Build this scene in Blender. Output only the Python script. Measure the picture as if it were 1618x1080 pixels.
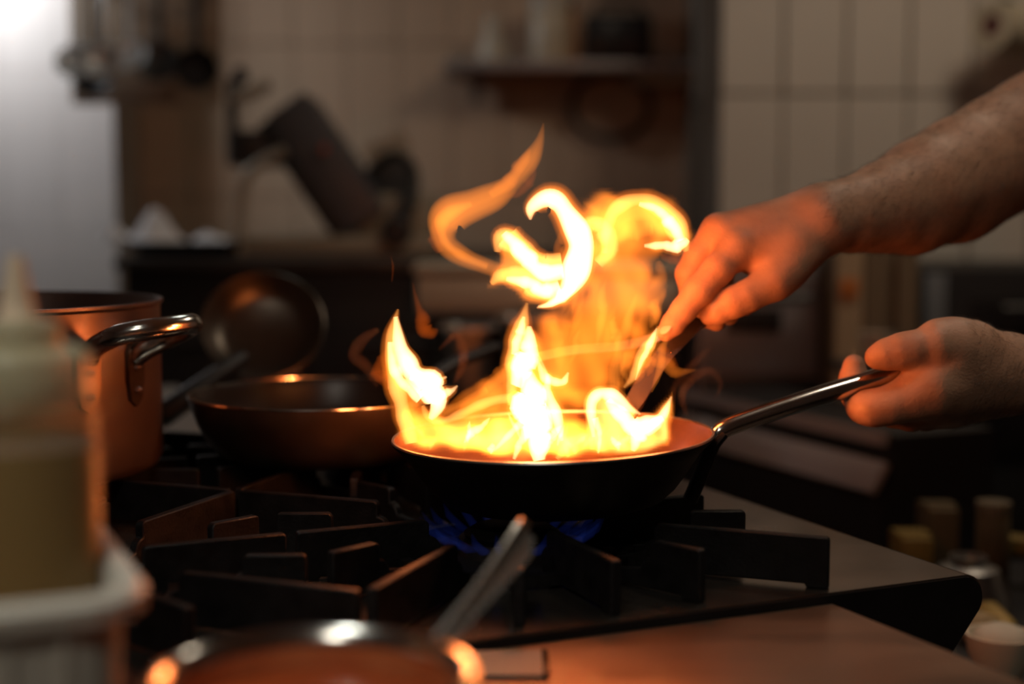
import bpy, bmesh, math, random
import numpy as np
from mathutils import Vector, Matrix

for o in list(bpy.data.objects):
    bpy.data.objects.remove(o, do_unlink=True)
scene = bpy.context.scene
COL = scene.collection
random.seed(7)
rng = np.random.default_rng(7)
PI = math.pi

# ---------------------------------------------------------------- camera
F_PX = 2247.0
PITCH = math.radians(5.2)
CAM = Vector((0.0, 0.0, 1.20))
cam_d = bpy.data.cameras.new('camera')
cam_d.sensor_width = 36.0
cam_d.lens = F_PX * 36.0 / 1618.0
cam_d.clip_start = 0.02
cam_d.dof.use_dof = True
cam_d.dof.focus_distance = 1.22
cam_d.dof.aperture_fstop = 1.9
cam = bpy.data.objects.new('camera', cam_d)
cam.location = CAM
cam.rotation_euler = (PI/2 - PITCH, 0, 0)
COL.objects.link(cam)
scene.camera = cam

# ---------------------------------------------------------------- world, exposure
w = bpy.data.worlds.new('room_air')
scene.world = w
w.use_nodes = True
w.node_tree.nodes['Background'].inputs[0].default_value = (1.0, 0.85, 0.7, 1)
w.node_tree.nodes['Background'].inputs[1].default_value = 0.004
scene.view_settings.view_transform = 'Standard'
scene.view_settings.look = 'None'
scene.view_settings.exposure = 0.0
scene.view_settings.gamma = 1.0
scene.view_settings.use_curve_mapping = False
scene.cycles.max_bounces = 7
scene.cycles.volume_bounces = 1
scene.cycles.adaptive_threshold = 0.02
scene.cycles.transparent_max_bounces = 64
scene.cycles.sample_clamp_indirect = 4.0
scene.cycles.caustics_reflective = False
scene.cycles.caustics_refractive = False


def area_light(name, loc, target, size, power, color, size_y=None, spread=None):
    d = bpy.data.lights.new(name, 'AREA')
    d.energy = power
    d.color = color
    d.size = size
    if size_y:
        d.shape = 'RECTANGLE'
        d.size_y = size_y
    if spread:
        d.spread = math.radians(spread)
    o = bpy.data.objects.new(name, d)
    o.location = loc
    o.rotation_euler = (Vector(target) - Vector(loc)).to_track_quat('-Z', 'Y').to_euler()
    COL.objects.link(o)
    return o

# the room's own lamps: ceiling lamp over the aisle, cool tube lamp by the rear corner, lamp over the worktop; those after it are added lights
area_light('ceiling_lamp_aisle', (1.10, 2.20, 2.60), (1.05, 3.1, 0.6), 0.40, 7.5, (1.0, 0.83, 0.64))
area_light('tube_lamp_corner', (-1.55, 3.62, 2.03), (-1.40, 3.95, 1.66), 0.30, 7.0, (0.90, 0.95, 1.0), size_y=0.08, spread=160)
area_light('ceiling_lamp_worktop', (-0.50, 0.28, 2.45), (-0.28, 0.66, 0.9), 0.22, 0.55, (0.98, 1.0, 0.90), size_y=0.22, spread=50)
area_light('rear_glint_light', (-0.10, 2.75, 2.62), (-0.10, 2.2, 0.9), 0.18, 1.1, (0.93, 1.0, 0.92), size_y=0.18)  # added light, put in for glints on the spoon and other steel
area_light('hand_fill_light', (0.62, 1.08, 2.30), (0.46, 1.28, 1.05), 0.22, 0.28, (1.0, 0.82, 0.64), spread=44)  # added warm fill for the cook's hands; the range has no hood
area_light('front_fill_light', (-0.45, -0.95, 2.55), (-0.10, 0.9, 0.9), 0.35, 1.0, (1.0, 0.92, 0.78), spread=70)  # added frontal fill behind the camera for tub, bottle and hand

# ---------------------------------------------------------------- coordinates
_fw = Vector((0, math.cos(PITCH), -math.sin(PITCH)))
_up = Vector((0, math.sin(PITCH), math.cos(PITCH)))


def ray(px, py):
    return _fw + Vector((1, 0, 0)) * ((px - 809.0) / F_PX) - _up * ((py - 540.0) / F_PX)


def P(px, py, Y):
    d = ray(px, py)
    return CAM + d * (Y / d.y)


def PZ(px, py, z):
    d = ray(px, py)
    return CAM + d * ((z - CAM.z) / d.z)

TH = math.radians(24.0)
U = Vector((math.cos(TH), math.sin(TH), 0))
V = Vector((-math.sin(TH), math.cos(TH), 0))
C0 = Vector((0.0, 1.215, 0))


def S(u, v, z):
    return C0 + U * u + V * v + Vector((0, 0, z))

# ---------------------------------------------------------------- materials
MATS = {}


def mat(name, color, rough=0.5, metal=0.0, var=0.12, scale=18.0, bump=0.0, bscale=None, rvar=0.0,
        trans=0.0, ior=1.45, sss=0.0, coat=0.0, stretch=None, color2=None, spec=0.5, alpha=1.0):
    if name in MATS:
        return MATS[name]
    m = bpy.data.materials.new(name)
    m.use_nodes = True
    nt = m.node_tree
    b = nt.nodes['Principled BSDF']
    tc = nt.nodes.new('ShaderNodeTexCoord')
    mp = nt.nodes.new('ShaderNodeMapping')
    nt.links.new(tc.outputs['Object'], mp.inputs['Vector'])
    if stretch:
        mp.inputs['Scale'].default_value = stretch
    n = nt.nodes.new('ShaderNodeTexNoise')
    n.inputs['Scale'].default_value = scale
    n.inputs['Detail'].default_value = 5
    nt.links.new(mp.outputs[0], n.inputs['Vector'])
    cr = nt.nodes.new('ShaderNodeValToRGB')
    c = Vector(color)
    c2 = Vector(color2) if color2 else c * (1 + var)
    c1 = c if color2 else c * (1 - var)
    cr.color_ramp.elements[0].position = 0.3
    cr.color_ramp.elements[1].position = 0.7
    cr.color_ramp.elements[0].color = (*c1, 1)
    cr.color_ramp.elements[1].color = (*[min(1, x) for x in c2], 1)
    nt.links.new(n.outputs['Fac'], cr.inputs['Fac'])
    nt.links.new(cr.outputs['Color'], b.inputs['Base Color'])
    b.inputs['Metallic'].default_value = metal
    b.inputs['Roughness'].default_value = rough
    b.inputs['IOR'].default_value = ior
    b.inputs['Specular IOR Level'].default_value = spec
    if rvar:
        mr = nt.nodes.new('ShaderNodeMapRange')
        mr.inputs['To Min'].default_value = max(0.02, rough - rvar)
        mr.inputs['To Max'].default_value = min(1, rough + rvar)
        nt.links.new(n.outputs['Fac'], mr.inputs['Value'])
        nt.links.new(mr.outputs[0], b.inputs['Roughness'])
    if alpha < 1:
        b.inputs['Alpha'].default_value = alpha
    if trans:
        b.inputs['Transmission Weight'].default_value = trans
    if sss:
        b.inputs['Subsurface Weight'].default_value = sss
        b.inputs['Subsurface Radius'].default_value = (0.010, 0.004, 0.002)
        b.inputs['Subsurface Scale'].default_value = 0.6
    if coat:
        b.inputs['Coat Weight'].default_value = coat
    if bump:
        n2 = nt.nodes.new('ShaderNodeTexNoise')
        n2.inputs['Scale'].default_value = bscale or scale * 6
        n2.inputs['Detail'].default_value = 4
        nt.links.new(mp.outputs[0], n2.inputs['Vector'])
        bp = nt.nodes.new('ShaderNodeBump')
        bp.inputs['Strength'].default_value = bump
        bp.inputs['Distance'].default_value = 0.002
        nt.links.new(n2.outputs['Fac'], bp.inputs['Height'])
        nt.links.new(bp.outputs[0], b.inputs['Normal'])
    MATS[name] = m
    return m


def vol(name, color, strength):
    if name in MATS:
        return MATS[name]
    m = bpy.data.materials.new(name)
    m.use_nodes = True
    nt = m.node_tree
    nt.nodes.clear()
    out = nt.nodes.new('ShaderNodeOutputMaterial')
    e = nt.nodes.new('ShaderNodeEmission')
    e.inputs[0].default_value = (*color, 1)
    e.inputs[1].default_value = strength
    nt.links.new(e.outputs[0], out.inputs['Volume'])
    MATS[name] = m
    return m


def smoke_vol(name, color, density):
    m = bpy.data.materials.new(name)
    m.use_nodes = True
    nt = m.node_tree
    nt.nodes.clear()
    out = nt.nodes.new('ShaderNodeOutputMaterial')
    e = nt.nodes.new('ShaderNodeVolumeScatter')
    e.inputs['Color'].default_value = (*color, 1)
    e.inputs['Density'].default_value = density
    nt.links.new(e.outputs[0], out.inputs['Volume'])
    MATS[name] = m
    return m

STEEL = mat('brushed_steel', (0.50, 0.48, 0.45), 0.34, 1.0, 0.10, 9, 0.04, 120, rvar=0.08)
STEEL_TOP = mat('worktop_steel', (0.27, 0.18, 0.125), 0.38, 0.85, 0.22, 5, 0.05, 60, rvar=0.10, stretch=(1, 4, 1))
STEEL_PLATE = mat('range_plate_steel', (0.30, 0.255, 0.22), 0.25, 0.95, 0.16, 14, 0.03, 90, rvar=0.08)
STEEL_BRIGHT = mat('polished_steel', (0.62, 0.61, 0.58), 0.16, 1.0, 0.06, 30, rvar=0.04)
STEEL_SPOON = mat('spoon_steel', (0.62, 0.63, 0.60), 0.27, 0.6, 0.05, 30, rvar=0.04)
STEEL_DARK = mat('dull_dark_steel', (0.10, 0.095, 0.09), 0.45, 0.8, 0.2, 8)
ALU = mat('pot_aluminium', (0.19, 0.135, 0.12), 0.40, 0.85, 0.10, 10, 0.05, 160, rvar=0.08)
IRON = mat('cast_iron', (0.007, 0.006, 0.006), 0.50, 0.0, 0.4, 60, 0.30, 260, rvar=0.12, spec=0.25)
ENAMEL = mat('black_enamel', (0.012, 0.010, 0.010), 0.35, 0.0, 0.3, 20)
PANIRON = mat('seasoned_pan_iron', (0.008, 0.006, 0.005), 0.5, 0.0, 0.35, 30, 0.10, 120, spec=0.15)
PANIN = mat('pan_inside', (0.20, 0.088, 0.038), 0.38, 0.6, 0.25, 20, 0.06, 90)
NONSTICK = mat('nonstick_black', (0.012, 0.012, 0.012), 0.32, 0.0, 0.2, 30)
SKILLET_OUT = mat('heat_stained_aluminium', (0.036, 0.024, 0.017), 0.42, 0.4, 0.45, 14, 0.05, 80)
BAKELITE = mat('black_plastic', (0.015, 0.015, 0.016), 0.42, 0.0, 0.2, 30)
WHITEPL = mat('white_plastic', (0.70, 0.66, 0.58), 0.42, 0.0, 0.05, 10, spec=0.4)
CAPPL = mat('milky_cap_plastic', (0.60, 0.55, 0.36), 0.34, 0.0, 0.05, 10, alpha=0.62)
BOTTLEPL = mat('clear_soft_plastic', (0.50, 0.36, 0.17), 0.22, 0.0, 0.03, 10, alpha=0.14)
OIL = mat('amber_oil', (0.20, 0.088, 0.003), 0.55, 0.0, 0.10, 6, trans=0.25, ior=1.46, spec=0.2)
SAUCE = mat('tomato_sauce', (0.42, 0.07, 0.015), 0.30, 0.0, 0.3, 25, 0.2, 60)
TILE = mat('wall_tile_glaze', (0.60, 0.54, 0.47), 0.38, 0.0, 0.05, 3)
TILE_SHADED = mat('wall_tile_shaded', (0.48, 0.34, 0.235), 0.42, 0.0, 0.06, 3)  # tile of the recessed rear wall, its shadow put into a browner colour
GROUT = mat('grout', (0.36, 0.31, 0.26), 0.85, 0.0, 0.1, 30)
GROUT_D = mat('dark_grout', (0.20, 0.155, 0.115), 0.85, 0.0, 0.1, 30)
OVENST = mat('oven_steel', (0.27, 0.265, 0.275), 0.42, 0.35, 0.08, 5)
PLASTER = mat('ceiling_paint', (0.55, 0.52, 0.48), 0.9, 0.0, 0.05, 3)
FLOORM = mat('floor_tile', (0.045, 0.036, 0.030), 0.55, 0.0, 0.3, 3)
BLACKEQ = mat('black_equipment', (0.016, 0.014, 0.014), 0.5, 0.0, 0.2, 6)
GREYM = mat('grey_machine_paint', (0.36, 0.31, 0.23), 0.5, 0.1, 0.08, 6)
SKIN = mat('skin', (0.40, 0.225, 0.143), 0.50, 0.0, 0.16, 45, 0.25, 420, sss=0.12, spec=0.35)
PLATE_DARK = mat('dark_bronze_plate', (0.10, 0.065, 0.045), 0.32, 0.85, 0.2, 30)
NAIL = mat('nail', (0.60, 0.38, 0.30), 0.35, 0.0, 0.05, 60)

# ---------------------------------------------------------------- mesh builder


class B:
    def __init__(self):
        self.bm = bmesh.new()

    def verts_faces(self, vs, fs):
        bv = [self.bm.verts.new(v) for v in vs]
        for f in fs:
            try:
                self.bm.faces.new([bv[i] for i in f])
            except ValueError:
                pass
        return self

    def box(self, c, s, rz=0.0, bev=0.0, M=None, seg=2):
        r = bmesh.ops.create_cube(self.bm, size=1.0)
        vs = r['verts']
        bmesh.ops.scale(self.bm, vec=s, verts=vs)
        if bev > 0:
            es = list({e for v in vs for e in v.link_edges})
            rr = bmesh.ops.bevel(self.bm, geom=es, offset=bev, segments=seg, affect='EDGES', profile=0.6)
            vs = list({v for f in rr['faces'] for v in f.verts} | {v for v in vs if v.is_valid})
            # collect the whole island
            seen = set(vs)
            st = list(vs)
            while st:
                v = st.pop()
                for e in v.link_edges:
                    o = e.other_vert(v)
                    if o not in seen:
                        seen.add(o)
                        st.append(o)
            vs = list(seen)
        T = Matrix.Translation(Vector(c)) @ (M if M is not None else Matrix.Rotation(rz, 4, 'Z'))
        bmesh.ops.transform(self.bm, matrix=T, verts=vs)
        return self

    def lathe(self, prof, M=None, n=48, close=False, cap=True):
        """prof: list of (r,z); revolved about z, then M."""
        M = M or Matrix.Identity(4)
        rings = []
        for r, z in prof:
            if r < 1e-6:
                rings.append([self.bm.verts.new(M @ Vector((0, 0, z)))])
            else:
                rings.append([self.bm.verts.new(M @ Vector((r*math.cos(2*PI*i/n), r*math.sin(2*PI*i/n), z)))
                              for i in range(n)])
        prs = list(zip(rings[:-1], rings[1:]))
        if close:
            prs.append((rings[-1], rings[0]))
        for a, b in prs:
            for i in range(n):
                j = (i+1) % n
                if len(a) == 1 and len(b) == 1:
                    continue
                if len(a) == 1:
                    self.bm.faces.new([a[0], b[j], b[i]])
                elif len(b) == 1:
                    self.bm.faces.new([a[i], a[j], b[0]])
                else:
                    self.bm.faces.new([a[i], a[j], b[j], b[i]])
        if cap and not close:
            for rr in (rings[0], rings[-1]):
                if len(rr) > 2:
                    try:
                        self.bm.faces.new(rr)
                    except ValueError:
                        pass
        return self

    def tube(self, pts, rad, n=14, flat=1.0, flat_dir=None, cap=True):
        """swept tube; rad scalar or list; flat = ratio of second axis (along flat_dir)."""
        pts = [Vector(p) for p in pts]
        if not hasattr(rad, '__len__'):
            rad = [rad]*len(pts)
        rings = []
        ref = Vector(flat_dir) if flat_dir is not None else None
        prev = None
        for i, p in enumerate(pts):
            t = (pts[min(i+1, len(pts)-1)] - pts[max(i-1, 0)]).normalized()
            if ref is not None:
                b = (ref - t*ref.dot(t)).normalized()
            else:
                if prev is None:
                    a0 = Vector((0, 0, 1)) if abs(t.z) < 0.9 else Vector((1, 0, 0))
                else:
                    a0 = prev
                b = (a0 - t*a0.dot(t)).normalized()
                prev = b
            c = t.cross(b)
            rings.append([self.bm.verts.new(p + c*(rad[i]*math.cos(2*PI*k/n)) + b*(rad[i]*flat*math.sin(2*PI*k/n)))
                          for k in range(n)])
        for a, b in zip(rings[:-1], rings[1:]):
            for i in range(n):
                j = (i+1) % n
                self.bm.faces.new([a[i], a[j], b[j], b[i]])
        if cap:
            self.bm.faces.new(rings[0][::-1])
            self.bm.faces.new(rings[-1])
        return self

    def prism(self, poly, h, M=None):
        """poly in xy, extruded 0..h along z, then M"""
        M = M or Matrix.Identity(4)
        a = [self.bm.verts.new(M @ Vector((x, y, 0))) for x, y in poly]
        b = [self.bm.verts.new(M @ Vector((x, y, h))) for x, y in poly]
        n = len(poly)
        self.bm.faces.new(a[::-1])
        self.bm.faces.new(b)
        for i in range(n):
            j = (i+1) % n
            self.bm.faces.new([a[i], a[j], b[j], b[i]])
        return self

    def ball(self, c, r, M=None, seg=20):
        rr = bmesh.ops.create_uvsphere(self.bm, u_segments=seg, v_segments=seg//2, radius=1.0)
        s = r if hasattr(r, '__len__') else (r, r, r)
        T = Matrix.Translation(Vector(c)) @ (M or Matrix.Identity(4)) @ Matrix.Diagonal((*s, 1))
        bmesh.ops.transform(self.bm, matrix=T, verts=rr['verts'])
        return self

    def mesh(self, name, sharp=38):
        bmesh.ops.recalc_face_normals(self.bm, faces=self.bm.faces[:])
        ang = math.radians(sharp)
        for f in self.bm.faces:
            f.smooth = True
        for e in self.bm.edges:
            if len(e.link_faces) == 2 and e.calc_face_angle(0) > ang:
                e.smooth = False
        me = bpy.data.meshes.new(name)
        self.bm.to_mesh(me)
        self.bm.free()
        return me


def recenter(me):
    """move the mesh so that its bbox bottom centre is the origin; return that point"""
    co = np.empty(len(me.vertices)*3, dtype=np.float32)
    me.vertices.foreach_get('co', co)
    co = co.reshape(-1, 3)
    lo, hi = co.min(0), co.max(0)
    c = np.array([(lo[0]+hi[0])/2, (lo[1]+hi[1])/2, lo[2]], dtype=np.float32)
    me.vertices.foreach_set('co', (co - c).ravel())
    me.update()
    return Vector([float(x) for x in c])


def link(name, me, material, parent=None, local=False):
    o = bpy.data.objects.new(name, me)
    COL.objects.link(o)
    if material is not None and not me.materials:
        me.materials.append(material)
    if parent is not None:
        o.parent = parent
        if not local:
            c = recenter(me)
            o.location = c
            o.matrix_parent_inverse = WM(parent).inverted()
    else:
        o.location = recenter(me)
    return o


def WM(o):
    m = Matrix.LocRotScale(o.location, o.rotation_euler, o.scale)
    if o.parent is not None:
        return WM(o.parent) @ o.matrix_parent_inverse @ m
    return m


def obj(name, b, material, parent=None, sharp=38, local=False):
    return link(name, b.mesh(name, sharp), material, parent, local)


def tag(o, label=None, cat=None, group=None, kind=None):
    if label:
        o['label'] = label
    if cat:
        o['category'] = cat
    if group:
        o['group'] = group
    if kind:
        o['kind'] = kind
    return o


def thing(name, loc, label, cat, group=None, rz=0.0):
    o = bpy.data.objects.new(name, None)
    o.empty_display_size = 0.05
    COL.objects.link(o)
    o.location = loc
    o.rotation_euler = (0, 0, rz)
    return tag(o, label, cat, group)


def copy_tree(o, parent=None):
    c = o.copy()
    COL.objects.link(c)
    if parent is not None:
        c.parent = parent
    for ch in [x for x in bpy.data.objects if x.parent == o]:
        copy_tree(ch, c)
    return c


def catmull(pts, n=8):
    pts = [np.array(p, dtype=float) for p in pts]
    out = []
    for i in range(len(pts)-1):
        p0 = pts[max(i-1, 0)]
        p1, p2 = pts[i], pts[i+1]
        p3 = pts[min(i+2, len(pts)-1)]
        for k in range(n):
            t = k/n
            out.append(0.5*((2*p1)+(-p0+p2)*t+(2*p0-5*p1+4*p2-p3)*t*t+(-p0+3*p1-3*p2+p3)*t**3))
    out.append(pts[-1])
    return out


def axis_matrix(origin, z, x=None):
    z = Vector(z).normalized()
    x = Vector(x) if x is not None else (Vector((1, 0, 0)) if abs(z.x) < 0.9 else Vector((0, 1, 0)))
    x = (x - z*x.dot(z)).normalized()
    y = z.cross(x)
    m = Matrix((x, y, z)).transposed().to_4x4()
    m.translation = Vector(origin)
    return m


def surface_nets(Fd, origin, h):
    Fd = np.asarray(Fd)
    ins = Fd < 0
    c = np.zeros(tuple(s-1 for s in Fd.shape), dtype=np.int8)
    for a in (0, 1):
        for b in (0, 1):
            for d in (0, 1):
                c += ins[a:ins.shape[0]-1+a, b:ins.shape[1]-1+b, d:ins.shape[2]-1+d]
    act = (c > 0) & (c < 8)
    vid = -np.ones(act.shape, dtype=np.int64)
    ii, jj, kk = np.nonzero(act)
    n = len(ii)
    vid[act] = np.arange(n)
    acc = np.zeros((n, 3))
    cnt = np.zeros(n)
    cor = [(a, b, d) for a in (0, 1) for b in (0, 1) for d in (0, 1)]
    for a in cor:
        for b in cor:
            if sum(abs(x-y) for x, y in zip(a, b)) == 1 and a < b:
                fa = Fd[ii+a[0], jj+a[1], kk+a[2]]
                fb = Fd[ii+b[0], jj+b[1], kk+b[2]]
                m = (fa < 0) != (fb < 0)
                t = np.where(m, fa/np.where(m, fa-fb, 1), 0)
                pos = np.array(a)[None, :] + t[:, None]*(np.array(b)-np.array(a))[None, :]
                acc[m] += pos[m]
                cnt[m] += 1
    verts = np.array(origin)[None, :] + np.array(h)[None, :]*(np.stack([ii, jj, kk], 1) + acc/cnt[:, None])
    faces = []
    for ax in range(3):
        sl0 = [slice(None)]*3
        sl1 = [slice(None)]*3
        sl0[ax] = slice(0, -1)
        sl1[ax] = slice(1, None)
        d = ins[tuple(sl0)] != ins[tuple(sl1)]
        e = np.array(np.nonzero(d))
        o1, o2 = [x for x in range(3) if x != ax]
        ok = (e[o1] > 0) & (e[o2] > 0) & (e[o1] < act.shape[o1]) & (e[o2] < act.shape[o2])
        e = e[:, ok]
        q = []
        for da, db in ((-1, -1), (0, -1), (0, 0), (-1, 0)):
            x = e.copy()
            x[o1] += da
            x[o2] += db
            q.append(vid[x[0], x[1], x[2]])
        q = np.stack(q, 1)
        flip = ins[e[0], e[1], e[2]]
        if ax == 1:
            flip = ~flip
        q[~flip] = q[~flip][:, ::-1]
        faces.append(q)
    faces = np.concatenate(faces)
    faces = faces[(faces >= 0).all(1)]
    return verts, faces


def np_mesh(name, verts, faces):
    me = bpy.data.meshes.new(name)
    me.from_pydata(verts.tolist(), [], faces.tolist())
    me.polygons.foreach_set('use_smooth', [True]*len(me.polygons))
    me.update()
    return me

# ================================================================ the room
def slab(name, lo, hi, material):
    lo, hi = Vector(lo), Vector(hi)
    o = obj(name, B().box((lo+hi)/2, hi-lo), material)
    o['kind'] = 'structure'
    return o

YB, YP, YL = 4.20, 3.50, 3.95          # rear wall, pier at the right, pier at the left
XP = P(1138, 148, YP).x               # pier edge
XL = P(183, 300, YL).x
slab('floor', (-3.0, -1.6, -0.10), (3.4, 4.6, 0.0), FLOORM)
slab('ceiling', (-3.0, -1.6, 2.72), (3.4, 4.6, 2.80), PLASTER)
wall_back = slab('wall_back', (-2.6, YB+0.01, 0.0), (XP+0.3, YB+0.25, 2.72), GROUT)
wall_pier = slab('wall_right_pier', (XP, YP+0.01, 0.0), (3.4, YB+0.25, 2.72), GROUT_D)
wall_lpier = slab('wall_left_pier', (-2.6, YL+0.01, 0.0), (XL, YB, 2.72), GROUT)
slab('wall_left', (-3.0, -1.6, 0.0), (-2.6, 4.6, 2.72), PLASTER)
slab('wall_right', (3.2, -1.6, 0.0), (3.4, YP, 2.72), PLASTER)
slab('wall_front', (-2.6, -1.6, 0.0), (3.2, -1.4, 2.72), PLASTER)

TW, TH_T = 0.1527, 0.44
tile_r = B().box((0, 0, 0), (TW-0.006, 0.014, TH_T-0.006), bev=0.002, seg=1).mesh('tile')
tile_r.materials.append(TILE)
tile_l = B().box((0, 0, 0), (TW-0.003, 0.014, TH_T-0.003), bev=0.001, seg=1).mesh('tile')
tile_l.materials.append(TILE_SHADED)


def tiles(wall, me, x0, x1, y, zj, z0, z1):
    nx = int(round((x1-x0)/TW))
    k0 = math.floor((z0-zj)/TH_T)
    k1 = math.ceil((z1-zj)/TH_T)
    for i in range(nx):
        for k in range(k0, k1):
            zc = zj + (k+0.5)*TH_T
            if zc + TH_T/2 > 2.72 or zc - TH_T/2 < 0:
                continue
            o = bpy.data.objects.new('tile', me)
            COL.objects.link(o)
            o.parent = wall
            o.matrix_parent_inverse = WM(wall).inverted()
            o.location = (x0+(i+0.5)*TW, y + random.uniform(-0.0008, 0.0008), zc)

ZJ = P(1300, 148, YP).z
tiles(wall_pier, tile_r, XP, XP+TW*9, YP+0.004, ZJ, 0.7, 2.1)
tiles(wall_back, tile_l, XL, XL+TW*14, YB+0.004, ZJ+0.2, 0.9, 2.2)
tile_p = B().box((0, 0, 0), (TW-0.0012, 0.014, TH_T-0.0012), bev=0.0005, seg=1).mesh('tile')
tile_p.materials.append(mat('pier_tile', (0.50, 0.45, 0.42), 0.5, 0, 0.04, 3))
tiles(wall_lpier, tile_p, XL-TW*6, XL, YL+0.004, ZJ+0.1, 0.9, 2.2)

# ================================================================ gas range
ZS = 0.900
GS = 0.393                 # grate pitch
ZG = ZS + 0.042            # top of the grates
range_t = thing('gas_range', S(-0.1, 0.2, 0), 'steel gas range with four open burners under the pans', 'gas range')
# top plate: profile across u with a bullnose at the cook's side, extruded along v
prof = [(-0.63, ZS-0.03), (-0.63, ZS), (0.322, ZS)]
for k in range(1, 9):
    a = PI/2 - k*(PI/2+0.55)/8
    prof.append((0.322+0.019*math.cos(a), ZS-0.019+0.019*math.sin(a)))
prof += [(0.300, ZS-0.075), (0.290, ZS-0.075), (0.290, ZS-0.03)]
V0, V1 = -0.203, 0.605
Mst = Matrix((( U.x, 0, V.x, 0), (U.y, 0, V.y, 0), (0, 1, 0, 0), (0, 0, 0, 1)))


def uprism(b, poly, v0, v1):
    M = Matrix.Translation(C0 + V*v0) @ Mst
    return b.prism([(u, z) for u, z in poly], v1-v0, M)

obj('top_plate', uprism(B(), prof, V0, V1), STEEL_PLATE, range_t, sharp=30)
side = [(p[0]*0.996 if p[0] > 0 else p[0], p[1]-0.0015) for p in prof[1:-2]] + [(0.292, 0.70), (-0.63, 0.70)]
obj('side_panel', uprism(B(), side, V0-0.002, V0+0.002), ENAMEL, range_t, sharp=30)  # near-black sheet: the unlit end's shade is put into its colour
obj('body', uprism(B(), [(-0.62, 0.12), (0.285, 0.12), (0.285, ZS-0.031), (-0.62, ZS-0.031)], V0+0.004, V1-0.004), STEEL_DARK, range_t)
for uu, vv in ((-0.57, V0+0.05), (0.24, V0+0.05), (-0.57, V1-0.05), (0.24, V1-0.05)):
    obj('leg', B().tube([S(uu, vv, 0.0), S(uu, vv, 0.125)], 0.022), STEEL, range_t)
oven_door = obj('oven_door', uprism(B(), [(0.286, 0.20), (0.305, 0.20), (0.305, 0.66), (0.286, 0.66)], V0+0.06, V1-0.06), STEEL_DARK, range_t)
obj('door_handle', B().tube([S(0.335, V0+0.12, 0.60), S(0.335, V1-0.12, 0.60)], 0.012), STEEL, oven_door)
for k in range(5):
    c = S(0.288, V0+0.14+k*0.13, 0.765)
    obj('control_knob', B().lathe([(0.0, 0.0), (0.024, 0.0), (0.022, 0.03), (0.0, 0.032)], axis_matrix(c, U), n=24), BAKELITE, range_t)

BURN = [(0, 0), (-GS, 0), (0, GS), (-GS, GS)]
for (bu, bv) in BURN:
    M = Matrix.Translation(S(bu, bv, ZS))
    bo = obj('burner', B().lathe([(0.0, 0.0005), (0.085, 0.0005), (0.082, 0.006), (0.05, 0.008), (0.046, 0.020), (0.0, 0.020)], M, n=40), ENAMEL, range_t)
    obj('burner_cap', B().lathe([(0.0, 0.020), (0.040, 0.020), (0.042, 0.024), (0.034, 0.029), (0.0, 0.030)], M, n=32), IRON, bo)

# grates: sixteen upright fins each, standing round the burner
def fin_mesh(name, r_out, r_in, r_low, th=0.0085):
    # outline in (r, z), z = 0 on the plate
    H = ZG-ZS
    out = [(r_out, 0.0), (r_out, H-0.002), (r_out-0.002, H), (r_in+0.003, H), (r_in, H-0.003), (r_in, H-0.014)]
    for k in range(1, 6):
        a = k/6*PI/2
        out.append((r_in - 0.012*math.sin(a)*0.9, H-0.014-0.014*(1-math.cos(a))))
    out += [(r_low, 0.012), (r_low, 0.003), (r_out-0.018, 0.003), (r_out-0.018, 0.0)]
    b = B()
    M = Matrix(((1, 0, 0, 0), (0, 0, 1, -th/2), (0, 1, 0, 0), (0, 0, 0, 1)))
    b.prism(out, th, M)
    bmesh.ops.recalc_face_normals(b.bm, faces=b.bm.faces[:])
    es = [e for e in b.bm.edges if len(e.link_faces) == 2 and e.calc_face_angle(0) > 0.6]
    bmesh.ops.bevel(b.bm, geom=es, offset=0.0011, segments=1, affect='EDGES')
    me = b.mesh(name, 30)
    me.materials.append(IRON)
    return me

FIN_CORNER = fin_mesh('fin_corner', 0.272, 0.128, 0.098)
FIN_MID = fin_mesh('fin_mid', 0.192, 0.078, 0.070)
FIN_SHORT = fin_mesh('fin_short', 0.203, 0.155, 0.098)
GL = ['black cast-iron grate under the flaming pan', 'black cast-iron grate between the oil bottle and the spoon, nothing on it',
      'black cast-iron grate under the dark skillet', 'black cast-iron grate under the big steel pot']
for gi, (bu, bv) in enumerate(BURN):
    g = thing('burner_grate', S(bu, bv, ZS), GL[gi], 'grate', 'cast-iron burner grates', rz=TH)
    for k in range(16):
        a = k*PI/8
        me = FIN_MID if k % 4 == 0 else (FIN_CORNER if k % 4 == 2 else FIN_SHORT)
        o = bpy.data.objects.new('fin', me)
        COL.objects.link(o)
        o.parent = g
        o.rotation_euler = (0, 0, a)
    ring = B().lathe([(0.096, 0.003), (0.106, 0.003), (0.106, 0.012), (0.096, 0.012)], n=48, close=True)
    obj('ring', ring, IRON, g, local=True)

# blue gas flame under the flaming pan
gf = thing('gas_flame', S(0, 0, ZS+0.022), 'blue gas flame burning under the flaming pan', 'flame')
GASV = vol('gas_flame_blue', (0.06, 0.14, 1.0), 1.6)
for k in range(24):
    a = 2*PI*k/24 + 0.1
    d = Vector((math.cos(a), math.sin(a), 0))
    base = S(0, 0, ZS+0.016) + d*0.046
    pts = [base, base + d*0.014 + Vector((0, 0, 0.004)), base + d*0.028 + Vector((0, 0, 0.013)), base + d*0.034 + Vector((0, 0, 0.023))]
    obj('gas_jet', B().tube(pts, [0.002, 0.0042, 0.0034, 0.0008], n=8), GASV, gf)

# steel worktops before and behind the range
def usheet(name, u0, u1, v0, v1, z, mtl, t=0.035, skirt=None):
    b = B()
    uprism(b, [(u0, z-t), (u1, z-t), (u1, z-0.003), (u1-0.003, z), (u0, z)], v0, v1)
    return obj(name, b, mtl, sharp=30)

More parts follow.
